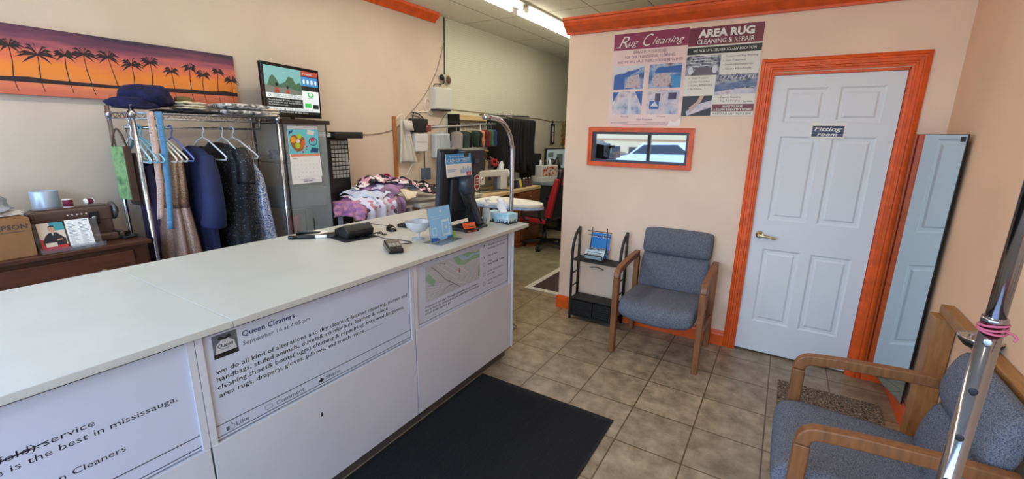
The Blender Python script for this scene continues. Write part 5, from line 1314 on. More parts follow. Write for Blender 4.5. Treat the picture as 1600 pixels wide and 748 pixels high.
# folding table with the heap of clothes
t = thing('work_table', 'white work table with an open shelf under the heap of clothes', 'table', (-3.28, 3.62, 0))
TBW = mat('table_white', (206, 206, 198), .45)
B(-.43, .34, -.50, .52, .90, .935).build('tabletop', TBW, t, bevel=.003)
for y in (-.47, .46): B(.29, .32, y, y + .03, 0, .8995).build('leg', WHITE, t); B(-.42, -.39, y, y + .03, 0, .8995).build('leg', WHITE, t)
B(-.42, .31, -.47, .49, .55, .575).build('shelf', WHITE, t)
B(.29, .318, -.435, .43, .5755, .8995).build('side_panel', WHITE, t)
t = thing('fabric_roll', 'rolled grey green fabric on the shelf under the work table', 'fabric roll', (-3.22, 3.23, .69))
m = MB().lathe([(.0, -.26), (.06, -.262), (.105, -.25), (.11, -.2), (.11, .2), (.105, .25), (.06, .262), (0, .26)], n=28, ax=Mx.Rotation(R(90), 4, 'Y')); m.build('roll', mat('sage_grey_fabric', (120, 116, 100), .95, var=.12, vs=14, bump=.4, bs=60), t)
# heap: draped garments over a low sorting table and the near part of the work table
t = thing('sorting_table', 'small white table under the near end of the heap of clothes', 'table', (-3.19, 2.78, 0))
B(-.18, .18, -.30, .31, .905, .93).build('tabletop', TBW, t, bevel=.003)
for x in (-.17, .14):
    for y in (-.29, .27): B(x, x + .03, y, y + .03, 0, .9045).build('leg', WHITE, t)
B(-.165, .165, -.28, .29, .50, .52).build('shelf', WHITE, t)
tag(blob(MB(), (-3.18, 2.62, .545), (.13, .13, .26), 51, .3).build('blue_bundle', mat('dusty_blue_cloth', (92, 116, 142), .9, var=.15, vs=9)), 'dusty blue bundle on the shelf of the small sorting table', 'bundle')
tag(blob(MB(), (-3.16, 2.92, .545), (.11, .11, .2), 57, .3).build('dark_bundle', mat('deep_blue_cloth', (36, 44, 96), .9)), 'dark blue bundle beside the dusty blue one under the heap', 'bundle')
lx = lambda y: -3.36 if y < 2.76 else -3.71
rx = lambda y: -3.02 if y < 3.1 else -2.93
TY0, TY1, TZ = 2.475, 4.14, .936
def drape(label, cx, cy_, wx, wy, rz, h, m_, seed, amp=.03, name='draped_garment', th=.006, hang=1.0, nu=30, nv=30, ruff=0):
    ca, sa = math.cos(rz), math.sin(rz); m = MB()
    def top(x, y):
        pass
        g = math.exp(-(((x + 3.28) / .30) ** 2 + ((y - 3.0) / .45) ** 2))
        return TZ + h * (.35 + .65 * g) + amp * (NZ.noise(V((x * 7, y * 7, seed))) + .6 * NZ.noise(V((x * 15, y * 15, seed + 3))))
    def fn(u, v):
        a = (u - .5) * wx * (1 + .12 * NZ.noise(V((v * 4, seed, 1)))); b = (v - .5) * wy * (1 + .12 * NZ.noise(V((u * 4, seed, 5))))
        x = cx + a * ca - b * sa; y = cy_ + a * sa + b * ca
        over = max(0, (TY0 - .01) - y); TX1 = rx(y); ox = max(0, x - (TX1 + .01)); x_ = min(x, TX1 + .022); y_ = max(y, TY0 - .02)
        x_ = max(x_, lx(y) + .02 * NZ.noise(V((y * 9, x * 5, seed))))
        z = max(TZ + .008, top(x_, max(y_, TY0)))
        drop = (over + ox) * hang
        if drop > 0:
            k = min(1, drop / .05)
            w_ = .018 * math.sin(x * 46 + seed) + .01 * math.sin(x * 90)
            z = z - drop
            if over > 0: y_ = TY0 - .022 + w_ * k - .02 * k
            if ox > 0: x_ += h * .1 * k + (.016 * math.sin(y * 50 + seed) + .01 * math.sin(y * 97)) * k + .02 * k
            if ruff: x_ += .02 * k * abs(math.sin(z * 55 + y * 9))
        return (x_ + .006 * math.sin(y * 60 + seed) * (1 if ox <= 0 else 0), y_, z)
    m.sheet(fn, nu, nv)
    return tag(m.build(name, m_, solid=th), label, 'clothes')
FLOR = ramp_mat('black_floral_cloth', [(26, 22, 30), (30, 26, 34), (214, 150, 168), (28, 24, 32), (232, 220, 222)], 26, .85, 'voronoi')
FLOR2 = ramp_mat('white_floral_cloth', [(214, 212, 228), (220, 218, 232), (216, 214, 230), (222, 220, 232), (212, 210, 226), (216, 214, 230), (222, 220, 232), (200, 130, 150), (218, 216, 230), (216, 214, 230), (60, 48, 64)], 30, .85, 'voronoi')
MAUV = mat('mauve_cloth', (146, 112, 146), .85, var=.15, vs=8)
drape('white and pale blue sheet lying across the back of the heap', -3.30, 2.95, .5, .8, R(10), .22, mat('pale_blue_sheet', (198, 204, 222), .9, var=.06, vs=6), 2, .035, 'pale_sheet')
drape('ruffled mauve pink garment hanging off the near end of the heap', -3.17, 2.50, .42, .36, R(4), .15, mat('mauve_pink_ruffle', (150, 100, 160), .9, rgb2=(206, 140, 150), vs=26), 6, .03, 'ruffled_garment', ruff=1, hang=.8)
drape('mauve cloth bunched in the middle of the heap', -3.22, 2.86, .42, .34, R(24), .235, MAUV, 9, .035, 'mauve_cloth')
drape('white floral dress spilling over the table edge', -3.03, 2.68, .62, .36, R(-4), .19, FLOR2, 13, .025, 'floral_dress', hang=.85)
drape('dusty mauve skirt hanging beside the floral dress', -3.03, 2.87, .38, .13, R(-4), .15, MAUV, 17, .02, 'mauve_skirt', hang=.85)
drape('black floral scarf strewn along the top of the heap', -3.15, 3.05, .86, .2, R(62), .265, FLOR, 21, .04, 'floral_scarf')
drape('ivory blouse lying in front of the black floral scarf', -3.07, 3.06, .2, .26, R(10), .19, mat('ivory_blouse', (226, 212, 186), .9, var=.05, vs=8), 25, .025, 'ivory_blouse')
drape('magenta garment at the back of the heap by the wall', -3.50, 3.16, .26, .40, R(10), .27, mat('magenta_cloth', (170, 32, 88), .85, var=.12, vs=9), 29, .03, 'magenta_garment')
drape('black garment at the far end of the heap', -3.32, 3.56, .34, .26, R(14), .27, mat('black_cloth', (26, 26, 34), .9), 33, .035, 'black_garment')
drape('small pink floral garment beside the till end of the heap', -3.02, 3.42, .16, .22, R(0), .16, ramp_mat('pink_floral', [(220, 150, 170), (190, 90, 120), (240, 220, 226)], 30, .85, 'voronoi'), 37, .025, 'pink_garment')
# pressing board
t = thing('ironing_board', 'long white padded ironing board with a rounded tip behind the till', 'ironing board', (-2.05, 3.93, 0))
def board(k): return [(-.74, -.19 * k), (-.5, -.19 * k), (-.25, -.17 * k), (-.1, -.12 * k), (-.02, -.06 * k), (.0, 0), (-.02, .06 * k), (-.1, .12 * k), (-.25, .17 * k), (-.5, .19 * k), (-.74, .19 * k)]
MB().prism(board(1.05), .885, .925, XY).build('padding', mat('ironing_cover', (222, 222, 214), .9, var=.04, vs=8), t, bevel=.012, seg=3)
MB().prism([(p[0] + .006 if p[0] > -.7 else p[0], p[1] * 1.04) for p in board(1.08)], .862, .884, XY).build('cover_skirt', mat('ironing_skirt', (150, 168, 196), .9, var=.1, vs=26), t, bevel=.004)
for s in (-1, 1): MB().tube([(-.45, .1 * s, .86), (-.68, .14 * s, .02)], .012, 10).build('leg', STEEL, t); MB().tube([(-.68, .1 * s, .86), (-.45, .14 * s, .02)], .012, 10).build('leg', STEEL, t)

# sewing desk along the wall
t = thing('sewing_desk', 'wooden sewing desk with a drawer pedestal along the white wall', 'desk', (-3.45, 5.30, 0))
B(-.28, .28, -.85, .72, .80, .84).build('desktop', LWOOD, t, bevel=.003)
B(-.26, .265, .06, .70, .05, .7995).build('pedestal', BWOOD, t)
for k in range(4):
    z = .08 + k * .18; d_ = B(.2652, .283, .08, .68, z, z + .165).build('drawer', BWOOD, t, bevel=.003)
    MB().lathe([(.0, 0), (.012, 0), (.018, .014), (.01, .022), (0, .022)], n=12, ax=frame((.283, .38, z + .085), (0, 1, 0), (0, 0, 1))).build('knob', BWOOD, d_)
for y in (-.8, -.76): pass
B(-.26, -.2, -.82, -.76, 0, .7995).build('leg', BWOOD, t); B(.2, .26, -.82, -.76, 0, .7995).build('leg', BWOOD, t)
B(-.24, .32, .02, .76, 0, .049).build('plinth', BWOOD, t)
t = thing('desk_plank', 'loose wooden plank on the floor by the desk pedestal', 'plank', (-3.0, 5.75, 0), R(74))
B(-.3, .35, -.05, .05, .001, .03).build('plank', BWOOD, t, bevel=.003)
DZ2 = .8405
def sewing(label, loc, rz, body, dark=False):
    t = thing('industrial_sewing_machine', label, 'sewing machine', loc, rz)
    B(-.25, .22, -.09, .09, 0, .02).build('bed', STEEL, t, bevel=.003)
    B(.09, .2, -.055, .055, .02, .26).build('pillar', body, t, bevel=.015)
    B(-.2, .2, -.05, .05, .2, .29).build('arm', body, t, bevel=.018, seg=3)
    B(-.235, -.15, -.045, .045, .1, .285).build('head', body, t, bevel=.014, seg=3)
    MB().lathe([(.0, 0), (.06, 0), (.066, .012), (.06, .03), (.03, .035), (0, .035)], n=22, ax=frame((.201, 0, .235), (0, 1, 0), (0, 0, 1))).build('hand_wheel', body if not dark else BLACK, t)
    MB().tube([(-.19, 0, .1), (-.19, 0, .022)], .005, 8).build('needle_bar', STEEL, t)
    MB().lathe([(.0, 0), (.02, 0), (.02, .008), (.008, .012), (0, .012)], n=14, ax=frame((-.18, .046, .2), (1, 0, 0), (0, 0, 1))).lathe([(.0, 0), (.02, 0), (.02, .008), (.008, .012), (0, .012)], n=14, ax=frame((-.2, -.046, .18), (0, 0, 1), (1, 0, 0))).build('tension_dial', CHROME, t)
    MB().tube([(.05, .07, .02), (.05, .07, .42), (-.02, .05, .46)], .005, 8).tube([(.05, -.05, .3), (.05, -.05, .40)], .004, 8).build('thread_stand', STEEL, t)
    return t
CREM = mat('cream_enamel', (206, 206, 196), .3)
sewing('cream industrial sewing machine behind the till on the wooden desk', (-3.36, 4.98, DZ2), R(66), CREM)
def cone(label, loc, col, grp=None, h=.15, r=.036, rot=0):
    t = thing('thread_cone', label, 'thread cone', loc, rot, grp)
    MB().lathe([(.0, 0), (r, 0), (r, .008), (r * .45, h * .92), (0, h * .92)], n=20).build('thread', col, t)
    MB().lathe([(.0, h * .92), (r * .42, h * .92), (r * .3, h), (0, h)], n=14).build('core', PAPER, t)
    return t
CW = mat('white_thread', (232, 234, 238), .8)
cone('large white thread cone on the stand of the cream sewing machine', (-3.40, 5.2, DZ2 + .26), CW, None, .2, .05, (R(-14), R(12), 0))
tag(B(-3.46, -3.34, 5.14, 5.26, DZ2 + .0005, DZ2 + .256).build('thread_stand_block', mat('grey_metal_box', (146, 150, 156), .4), bevel=.01), 'grey metal housing beside the cream sewing machine', 'housing')
cone('white thread cone on the wall side of the desk, nearer the till', (-3.62, 4.78, DZ2 + .0005), CW, None, .32, .034)
cone('white thread cone on the wall side of the desk, next to its twin', (-3.62, 4.95, DZ2 + .0005), CW, None, .3, .034)
cols = [('black', (26, 26, 30)), ('navy', (40, 44, 78)), ('mustard yellow', (206, 172, 52)), ('charcoal', (58, 56, 60)), ('plum', (88, 50, 74)), ('dark brown', (72, 50, 40))]
for k, (n_, c_) in enumerate(cols): cone(n_ + ' thread cone in the row along the desk edge', (-3.30 + .012 * (k % 2), 5.42 + k * .088, DZ2 + .0005), mat('thread_' + n_.replace(' ', '_'), c_, .8), None, .13, .034)
# second desk: grey metal with serger, monitor
t = thing('metal_desk', 'grey metal workstation desk beyond the wooden sewing desk', 'desk', (-3.42, 6.95, 0))
GM = mat('grey_desk_metal', (118, 124, 130), .4)
B(-.32, .42, -.88, .9, .84, .875).build('desktop', GM, t, bevel=.003)
B(.2, .29, -.2, -.11, .03, .8395).build('leg', BLACK, t); B(.2, .29, .7, .79, .03, .8395).build('leg', BLACK, t)
B(-.05, .40, -.22, -.09, 0, .03).build('foot', BLACK, t); B(-.05, .40, .68, .81, 0, .03).build('foot', BLACK, t)
B(-.3, -.28, -.86, .86, .3, .8395).build('back_panel', GM, t)
DZ3 = .8755
t = thing('serger', 'white overlock machine with coloured panel on the metal desk', 'sewing machine', (-3.24, 6.30, DZ3), R(70))
B(-.2, .2, -.13, .13, 0, .09).build('base', CREM, t, bevel=.008)
B(-.19, .16, -.11, .05, .09, .26).build('body', CREM, t, bevel=.012)
m = MB(); m.M = frame((-.17, -.1105, .105), (1, 0, 0), (0, 0, 1)); m.bx(0, .3, 0, .13, 0, .004); m.build('front_panel', ramp_mat('serger_panel', [(60, 50, 46), (196, 92, 60), (220, 212, 200), (70, 66, 66)], 22), t)
for k in range(3): MB().lathe([(.0, .26), (.028, .26), (.012, .34), (0, .34)], c=(-.12 + k * .1, .0, 0), n=14).build('thread_cone', [CW, BLACK, CW][k], t)
MB().lathe([(.0, 0), (.05, 0), (.05, .03), (0, .03)], n=20, ax=frame((.161, -.03, .17), (0, 1, 0), (0, 0, 1))).build('hand_wheel', BLACK, t)
t = thing('computer_monitor', 'computer monitor with a pale screen on the metal desk', 'monitor', (-3.46, 7.05, DZ3), R(-8))
B(-.02, .02, -.30, .30, .13, .50).build('screen_case', BLACK, t, bevel=.005); B(.0202, .0215, -.28, .28, .15, .48).build('screen', mat('monitor_pale', (176, 190, 196), .2, emit=.25), t)
m = MB(); m.M = frame((.022, -.28, .15), (0, 1, 0), (0, 0, 1)); m.rect(.04, .2, .2, .28); m.rect(.3, .05, .5, .25); m.rect(.04, .04, .24, .16); m.build('screen_windows', mat('monitor_windows', (130, 146, 156), .3), t)
B(-.03, .01, -.04, .04, .02, .2).build('stand', BLACK, t); B(-.1, .1, -.13, .13, 0, .02).build('foot', BLACK, t, bevel=.004)
t = thing('desk_lamp', 'black desk lamp with a cone shade before the monitor', 'lamp', (-3.28, 6.58, DZ3))
MB().lathe([(.0, 0), (.07, 0), (.07, .015), (0, .02)], n=20).build('base', BLACK, t)
MB().tube(spline([(0, 0, .02), (.0, -.1, .2), (0, -.12, .3), (0, .0, .34), (0, .12, .3)], 6), .009, 8).build('arm', BLACK, t)
MB().lathe([(.0, .0), (.09, .0), (.085, .012), (.03, .13), (.018, .16), (0, .16)], n=22, ax=frame((0, .15, .2), (1, 0, 0), (0, .9, -.3))).build('lamp_shade', BLACK, t)
t = thing('keyboard_tray', 'grey keyboard and papers on the metal desk before the monitor', 'keyboard', (-3.16, 6.85, DZ3), R(-6))
B(-.07, .08, -.2, .2, .0005, .022).build('body', mat('grey_keys', (140, 146, 152), .5), t, bevel=.004)
for r_ in range(3):
    for c_ in range(6): B(-.055 + .042 * r_, -.022 + .042 * r_, -.18 + .06 * c_, -.13 + .06 * c_, .0221, .027).build('key', BLACK, t)
tag(MB().lathe([(.0, 0), (.045, 0), (.05, .02), (.05, .26), (.03, .3), (.022, .34), (0, .34)], c=(-3.16, 7.42, DZ3 + .0005), n=20).build('spray_bottle', mat('teal_bottle', (90, 172, 160), .3)), 'tall teal bottle on the metal desk beside the monitor', 'bottle')
tag(B(-3.70, -3.50, 6.3, 6.62, DZ3 + .0005, DZ3 + .42).build('speaker_box', BLACK, bevel=.008), 'black upright box against the wall behind the overlock machine', 'box')
t = thing('shelf_boxes', 'red and yellow box on the black cabinet at the far end', 'box', (-3.55, 8.14, 1.16))
B(-.15, .15, -.22, .24, 0.25, .38).build('red_carton', mat('red_carton', (176, 34, 30), .5), t); B(-.15, .15, -.22, .24, .13, .2495).build('yellow_carton', mat('yellow_carton', (226, 170, 40), .5), t)
tag(B(-3.72, -3.38, 7.90, 8.42, 0, 1.289).build('black_cabinet', BLACK, bevel=.004), 'black cabinet beyond the metal desk under the red box', 'cabinet')

# office chair
t = thing('office_chair', 'black and red racing style office chair on castors', 'office chair', (-2.87, 5.60, 0), R(-97))
RED = mat('red_leatherette', (160, 30, 38), .45)
BLK = mat('black_leatherette', (30, 30, 32), .45)
for k in range(5):
    a = 2 * PI * k / 5 + .3
    MB().loft([[(math.cos(a) * r_ - math.sin(a) * s_, math.sin(a) * r_ + math.cos(a) * s_, z) for s_, z in ((-w_, z0), (w_, z0), (w_, z1), (-w_, z1))] for r_, w_, z0, z1 in ((.03, .03, .08, .125), (.30, .018, .065, .09))], smooth=False).build('base_arm', BLACK, t, bevel=.004)
    c_ = (math.cos(a) * .30, math.sin(a) * .30)
    w_ = MB()
    for s_ in (-.017, .017): w_.lathe([(.0, -.011), (.026, -.011), (.03, -.006), (.03, .006), (.026, .011), (0, .011)], n=18, ax=frame((c_[0] - math.sin(a + .7) * s_, c_[1] + math.cos(a + .7) * s_, .0305), (math.cos(a + .7), math.sin(a + .7), 0), (0, 0, 1)))
    w_.bx(c_[0] - .012, c_[0] + .012, c_[1] - .012, c_[1] + .012, .03, .07); w_.build('castor', BLACK, t)
MB().lathe([(.0, .08), (.035, .08), (.035, .22), (.022, .225), (.022, .38), (0, .38)], n=20).build('gas_lift', BLACK, t)
B(-.12, .12, -.1, .1, .375, .40).build('mechanism', BLACK, t)
def pad(m, x0, x1, y0, y1, z0, z1): m.bx(x0, x1, y0, y1, z0, z1); return m
pad(MB(), -.255, .255, -.27, .2, .43, .49).build('seat', BLK, t, bevel=.035, seg=4)
for s in (-1, 1): pad(MB(), s * .25 - .025, s * .25 + .025, -.24, .18, .395, .462).build('seat_bolster', RED, t, bevel=.02, seg=3)
m = MB().prism([(.17, .46), (.24, .46), (.38, 1.14), (.31, 1.16)], -.19, .19, YZ); m.build('backrest', BLK, t, bevel=.03, seg=4)
for s in (-1, 1): MB().prism([(.14, .50), (.24, .48), (.36, 1.02), (.30, 1.04), (.22, .8)], s * .215 - .03, s * .215 + .03, YZ).build('back_bolster', RED, t, bevel=.015, seg=3)
MB().prism([(.27, .95), (.36, .94), (.385, 1.1), (.31, 1.12)], -.13, .13, YZ).build('headrest', RED, t, bevel=.02, seg=3)
for s in (-1, 1):
    MB().tube(spline([(s * .26, .12, .43), (s * .31, .12, .5), (s * .31, .08, .66), (s * .31, -.1, .68), (s * .31, -.2, .66), (s * .30, -.16, .46), (s * .26, -.1, .43)], 6), .018, 10).build('armrest', BLACK, t)

# ------------------------------------------------------------------ things on the left wall
X = LX
t = thing('strobe_horn', 'round grey alarm horn above the white wall box', 'alarm', (X, 4.44, 2.245))
MB().lathe([(.0, 0), (.03, 0), (.03, .03), (.055, .05), (.06, .06), (.0, .06)], n=24, ax=frame((.0, .02, 0), (0, 1, 0), (0, 0, 1))).build('horn', mat('beige_plastic', (186, 176, 156), .5), t)
MB().lathe([(.0, .0601), (.04, .0601), (.042, .063), (.02, .064), (0, .066)], n=24, ax=frame((.0, .02, 0), (0, 1, 0), (0, 0, 1))).build('grille', mat('brown_grille', (92, 60, 46), .5), t)
MB().ball((.03, -.06, .02), (.03, .03, .035)).build('bracket', BLACK, t); B(0, .04, -.08, .03, -.1, -.06).build('arm', mat('beige_plastic', (186, 176, 156), .5), t)
t = thing('wall_box', 'white electrical box on the white wall below the alarm horn', 'wall box', (X, 4.33, 2.015))
B(0, .09, -.15, .165, -.13, .125).build('case', mat('pale_grey_enamel', (206, 210, 204), .4), t, bevel=.004); B(.0902, .098, -.14, .158, -.12, .118).build('door', mat('pale_grey_enamel', (206, 210, 204), .4), t, bevel=.003)
B(0, .08, -.14, .15, -.145, -.1302).build('cable_gland', BLACK, t)
m = MB().tube(spline([(.02, -.1, .125), (.03, -.08, .16), (.03, .05, .17), (.02, .1, .2)], 5), .006, 6); m.build('lead', BLACK, t)
def cable(label, pts, r, m_, name='wall_cable'):
    return tag(MB().tube(spline([(X + .008 + .0 * i, p[0], p[1]) for i, p in enumerate(pts)], 6), r, 6).build(name, m_), label, 'cable')
cable('dark conduit running down from the ceiling to the alarm horn', [(4.465, 2.955), (4.464, 2.7), (4.46, 2.4), (4.455, 2.31)], .009, mat('dark_conduit', (70, 66, 58), .6), 'conduit')
GC = mat('grey_cable', (150, 140, 122), .6)
cable('grey cable sloping down the wall from the conduit', [(4.46, 2.7), (4.32, 2.35), (4.1, 2.05), (3.85, 1.83), (3.6, 1.65), (3.3, 1.585), (3.05, 1.585), (2.85, 1.575)], .004, GC)
cable('pale cable looping under the white wall box', [(4.27, 1.87), (4.18, 1.82), (4.08, 1.9), (4.12, 2.0), (4.2, 1.94), (4.15, 1.86), (3.98, 1.84), (3.86, 1.80)], .006, PAPER)
cable('grey cable sagging between the handbag and the pipe rail', [(4.5, 1.86), (4.4, 1.78), (4.3, 1.68), (4.1, 1.66), (4.0, 1.78), (3.85, 1.8)], .005, GC)
cable('pale cord slanting down behind the heap of clothes', [(4.1, 1.55), (3.98, 1.4), (3.85, 1.25), (3.74, 1.12)], .005, PAPER)
cable('dark cable sagging along the white wall above the trousers', [(4.6, 1.9), (5.4, 1.885), (6.2, 1.85), (6.8, 1.87), (7.4, 1.84), (8.0, 1.845)], .006, GC)
t = thing('wood_batten', 'narrow wooden batten upright on the tan wall', 'batten', (X, 3.585, 0))
B(.0005, .02, -.022, .022, 1.05, 1.78).build('batten', mat('batten_wood', (176, 112, 60), .6), t)
t = thing('white_cloth_bag', 'white pleated cloth hanging from a hook on the batten', 'cloth', (X, 3.68, 0))
def fn(u, v):
    k = .35 + .65 * v; y = (u - .45) * .30 * k + .05 * v; z = 1.745 - v * .46 - .05 * abs(u - .4) * v
    return (.05 + .02 * math.sin(u * 22) * k + .012 * math.sin(u * 9 + 3 * v), y, z)
MB().sheet(fn, 40, 20).build('cloth', mat('offwhite_cotton', (206, 202, 192), .95), t, solid=.006)
MB().sheet(lambda u, v: (.085, -.03 + .13 * u + .03 * v, 1.735 - .11 * v), 2, 2).build('collar', mat('offwhite_cotton', (206, 202, 192), .95), t, solid=.006)
MB().tube(spline([(.005, -.09, 1.72), (.05, -.05, 1.79), (.055, 0, 1.80), (.05, .02, 1.745)], 5), .004, 6).build('hook', PAPER, t)
t = thing('black_pouch', 'black pouch hanging on the wall above the white dispenser', 'bag', (X, 3.93, 0))
B(.005, .06, -.13, .15, 1.61, 1.765).build('pouch', mat('black_nylon', (24, 24, 27), .7), t, bevel=.012); m = MB().tube(spline([(.03, -.08, 1.765), (.03, -.05, 1.83), (.03, .05, 1.80), (.03, .1, 1.765)], 5), .006, 6).build('strap', BLACK, t)
MB().tube([(.0, -.06, 1.83), (.04, -.06, 1.83)], .006, 8).build('peg', BLACK, t)
t = thing('white_dispenser', 'white paper dispenser on the wall under the black pouch', 'dispenser', (X, 3.93, 0))
B(.0005, .09, -.095, .105, 1.39, 1.595).build('case', mat('dispenser_white', (212, 214, 212), .4), t, bevel=.012); B(.0905, .097, -.09, .1, 1.50, 1.59).build('cover', mat('dispenser_white', (212, 214, 212), .4), t, bevel=.004)
t = thing('wall_unit', 'grey and white plastic jug shaped unit on the wall under the pipe', 'unit', (X, 4.30, 0))
B(.0005, .10, -.13, .16, 1.30, 1.60).build('body', mat('pale_blue_grey_plastic', (196, 204, 208), .4), t, bevel=.025, seg=3); m = MB()
for k in range(5): m.bx(.1005, .108, -.09 + k * .05, -.07 + k * .05, 1.33, 1.58)
m.build('rib', mat('pale_blue_grey_plastic', (196, 204, 208), .4), t); B(.02, .07, .0, .05, 1.6, 1.63).build('cap', mat('pale_blue_grey_plastic', (196, 204, 208), .4), t)
# black frame wire drop
cable('dark wire hanging straight down below the dispenser', [(4.05, 1.60), (4.055, 1.3), (4.05, 1.1)], .005, BLACK)
tag(B(X + .001, X + .045, 3.99, 4.12, 1.05, 1.19).build('power_adapter', mat('blue_grey_plastic', (88, 104, 128), .5), bevel=.006), 'small blue grey adapter on the wall behind the heap', 'adapter')
# plank shelf behind clothes
t = thing('wooden_shelf', 'pale wooden wall shelf behind the hanging coloured garments', 'shelf', (X, 4.93, 0))
B(.001, .10, -.40, .42, 1.775, 1.835).build('board', LWOOD, t, bevel=.002); B(.001, .18, -.42, -.40, 1.3, 1.84).build('side', BLACK, t)
B(.001, .16, -.39, .42, 1.36, 1.38).build('lower_board', LWOOD, t)
# rails
t = thing('pipe_rail', 'grey pipe clothes rail sloping out from the white wall', 'rail', (0, 0, 0))
MB().tube([(-3.36, 3.70, 1.665), (-3.37, 4.4, 1.695), (-3.38, 5.05, 1.73)], .014, 10).build('pipe', mat('galvanised', (158, 160, 162), .35, .7), t)
for y, z in ((4.18, 1.685), (4.98, 1.728)): MB().tube([(-3.41, y, z), (X, y, z)], .009, 8).build('bracket', mat('galvanised', (158, 160, 162), .35, .7), t)
B(-3.38, -3.34, 3.70, 3.735, 1.62, 1.69).build('end_clamp', mat('rust_red', (120, 56, 46), .6), t)
MB().tube([(-3.33, 4.64, 1.71), (-3.36, 4.57, 1.2)], .009, 8).build('stay', mat('galvanised', (158, 160, 162), .35, .7), t)
def hung(label, y, z0, z1, col, w_=.2, x=-3.39, zr=None, cat='garment', group=None, name='hanging_garment', rz=3, d=.021):
    t = thing(name, label, cat, (x, y, 0), R(rz), group)
    MB().loft(ringset(interp([(z1, w_ * .3, .012, 0), (z1 - .012, w_ * .78, d, 0), (z1 - .05, w_ * .95, d * 1.3, 0), ((z0 + z1) / 2, w_ * .85, d * 1.3, 0), (z0, w_ * .9, d * 1.4, 0)], 3), 4, .12, y * 9, 20)).build('body', col, t)
    zr = zr or (1.665 + (y - 3.72) * .0489)
    MB().tube(spline([(.0, 0, z1 - .005), (0, 0, zr + .01), (.012, 0, zr + .024), (.022, 0, zr + .01)], 3), .003, 6).build('hook', STEEL, t)
    return t
cl = [('striped grey', (150, 142, 138), 4.24, 1.30), ('dark green', (44, 60, 52), 4.30, 1.28), ('black', (26, 28, 32), 4.36, 1.22), ('mustard yellow', (196, 154, 44), 4.43, 1.42), ('bottle green', (34, 58, 48), 4.50, 1.3), ('charcoal', (44, 46, 52), 4.57, 1.2), ('beige', (196, 170, 132), 4.645, 1.34), ('tan', (206, 152, 112), 4.70, 1.36), ('maroon', (92, 32, 42), 4.77, 1.3), ('dark red', (120, 38, 44), 4.83, 1.32), ('grass green', (52, 120, 76), 4.90, 1.45), ('royal blue', (44, 58, 120), 4.97, 1.3)]
for n_, c_, y, zb in cl:
    hung(n_ + ' garment on the sloping pipe rail', y, max(zb, 1.44) if y > 4.4 else zb, 1.60 + (y - 3.72) * .0489, mat('cloth_' + n_.replace(' ', '_'), c_, .9), .15 if n_ in ('black', 'charcoal', 'dark green', 'bottle green') else .09)
# a second lower rail with white and dark garments
t = thing('lower_rail', 'thin grey rail below the coloured garments', 'rail', (0, 0, 0))
MB().tube([(-3.50, 4.56, 1.31), (-3.50, 5.04, 1.32)], .009, 8).build('pipe', STEEL, t)
for y in (4.6, 5.0): MB().tube([(-3.50, y, 1.315), (X, y, 1.315)], .007, 8).build('bracket', STEEL, t)
for k, (n_, c_, y) in enumerate((('ivory', (208, 202, 184), 4.62), ('graphite', (40, 40, 44), 4.69), ('cream', (214, 200, 170), 4.76), ('ink black', (24, 24, 28), 4.83), ('khaki', (170, 150, 120), 4.90), ('slate', (70, 76, 84), 4.97))):
    hung(n_ + ' trousers on the thin lower rail', y, .99, 1.27, mat('cloth_' + n_.replace(' ', '_'), c_, .9), .11, -3.50, 1.315, 'trousers', None, 'hanging_trousers')
# dark trousers further along
t = thing('trouser_rail', 'steel rail carrying dark trousers along the white wall', 'rail', (0, 0, 0))
MB().tube([(-3.47, 5.16, 1.86), (-3.47, 6.12, 1.865)], .012, 10).build('pipe', STEEL, t)
for y in (5.2, 6.08): MB().tube([(-3.47, y, 1.86), (X, y, 1.86)], .008, 8).build('bracket', STEEL, t)
TR = [mat('black_suiting', (25, 25, 29), .9), mat('midnight_suiting', (28, 31, 44), .9)]
for k in range(13):
    y = 5.22 + k * .069
    if k == 7: continue
    hung('dark suit trousers hanging in the packed row on the trouser rail', y, 1.14 - .05 * (k % 3) + (.0 if k > 6 else .06), 1.82, TR[k % 2], .17, -3.47, 1.863, 'trousers', 'dark trousers on the trouser rail', 'suit_trousers', rz=3, d=.025)
t = thing('red_rose_decoration', 'small red ribbon rosette hanging below the garments', 'decoration', (-3.36, 5.0, 1.23))
for k in range(7): MB().ball((.02 * math.cos(k), .035 * math.cos(k * .9), .035 * math.sin(k * .9)), (.016, .022, .022)).build('petal', mat('red_ribbon', (176, 44, 48), .6), t)
MB().tube([(-.02, 0, .03), (-.14, 0, .085)], .003, 6).build('string', mat('red_ribbon', (176, 44, 48), .6), t)
t = thing('wall_ornament', 'narrow black and white ornament hanging on the far white wall', 'ornament', (X, 7.48, 0))
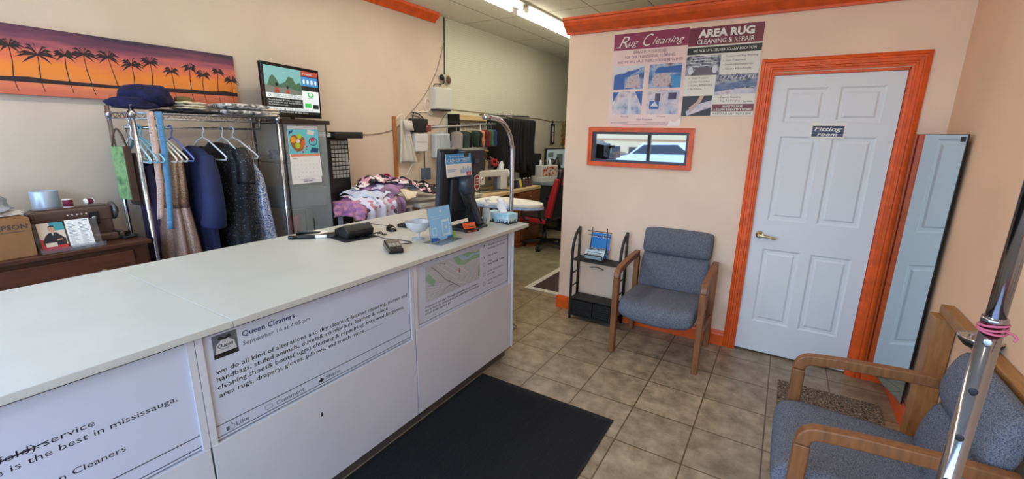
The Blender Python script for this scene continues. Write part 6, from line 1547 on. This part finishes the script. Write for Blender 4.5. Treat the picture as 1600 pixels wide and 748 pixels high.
B(.001, .02, -.075, .075, 1.43, 1.80).build('panel', BLACK, t, bevel=.004); m = MB(); m.M = frame((.0205, -.075, 1.43), (0, 1, 0), (0, 0, 1)); m.disc(.075, .27, .035, 0, ry=.06); m.disc(.075, .1, .03, 0, ry=.07); m.rect(.05, .175, .1, .2); m.build('motif', PAPER, t)
MB().tube([(.01, 0, 1.80), (.01, 0, 1.86)], .008, 6).build('loop', BLACK, t)
t = thing('chipboard_panel', 'speckled chipboard panel on the far white wall', 'panel', (X, 8.15, 0))
B(.001, .02, -.30, .36, 1.42, 1.86).build('panel', ramp_mat('chipboard', [(150, 122, 76), (196, 170, 120), (120, 96, 60), (214, 190, 142)], 18, .8), t)

# ------------------------------------------------------------------ ceiling lights
def fixture(label, x, y, L, power=1.0, grp=None):
    t = thing('fluorescent_light', label, 'ceiling light', (x, y, CZ - .001), 0, grp)
    MB().prism([(-.11, 0), (.11, 0), (.11, -.02), (.035, -.045), (-.035, -.045), (-.11, -.02)], -L / 2, L / 2, lambda u, v, h: (u, h, v)).build('housing', mat('lamp_housing', (206, 204, 194), .4), t, bevel=.002)
    for s in (-1, 1):
        tb = MB().tube([(s * .068, -L / 2 + .03, -.062), (s * .068, 0, -.062), (s * .068, L / 2 - .03, -.062)], .017, 12).build('tube', mat('lit_tube', (255, 246, 226), .4, emit=9.0), t)
        for e in (-1, 1): B(s * .068 - .018, s * .068 + .018, e * (L / 2 - .02) - .012, e * (L / 2 - .02) + .012, -.082, -.02).build('lamp_holder', PAPER, tb)
    lamp_area('tube_light', (0, 0, -.086), .2, L - .1, TUBE_POWER * power * .72, (1.0, .90, .76), parent=t)
    return t
fixture('fluorescent strip light on the ceiling, the near one of the visible pair', -2.66, 3.16, 2.44, grp=None)
fixture('fluorescent strip light on the ceiling running on behind the orange crown', -2.66, 5.66, 2.44, grp=None)
fixture('fluorescent strip light over the waiting area, out of view above', -.2, 1.3, 2.44, .22)
fixture('fluorescent strip light above the counter, out of view above', -2.66, .4, 2.44, .4)
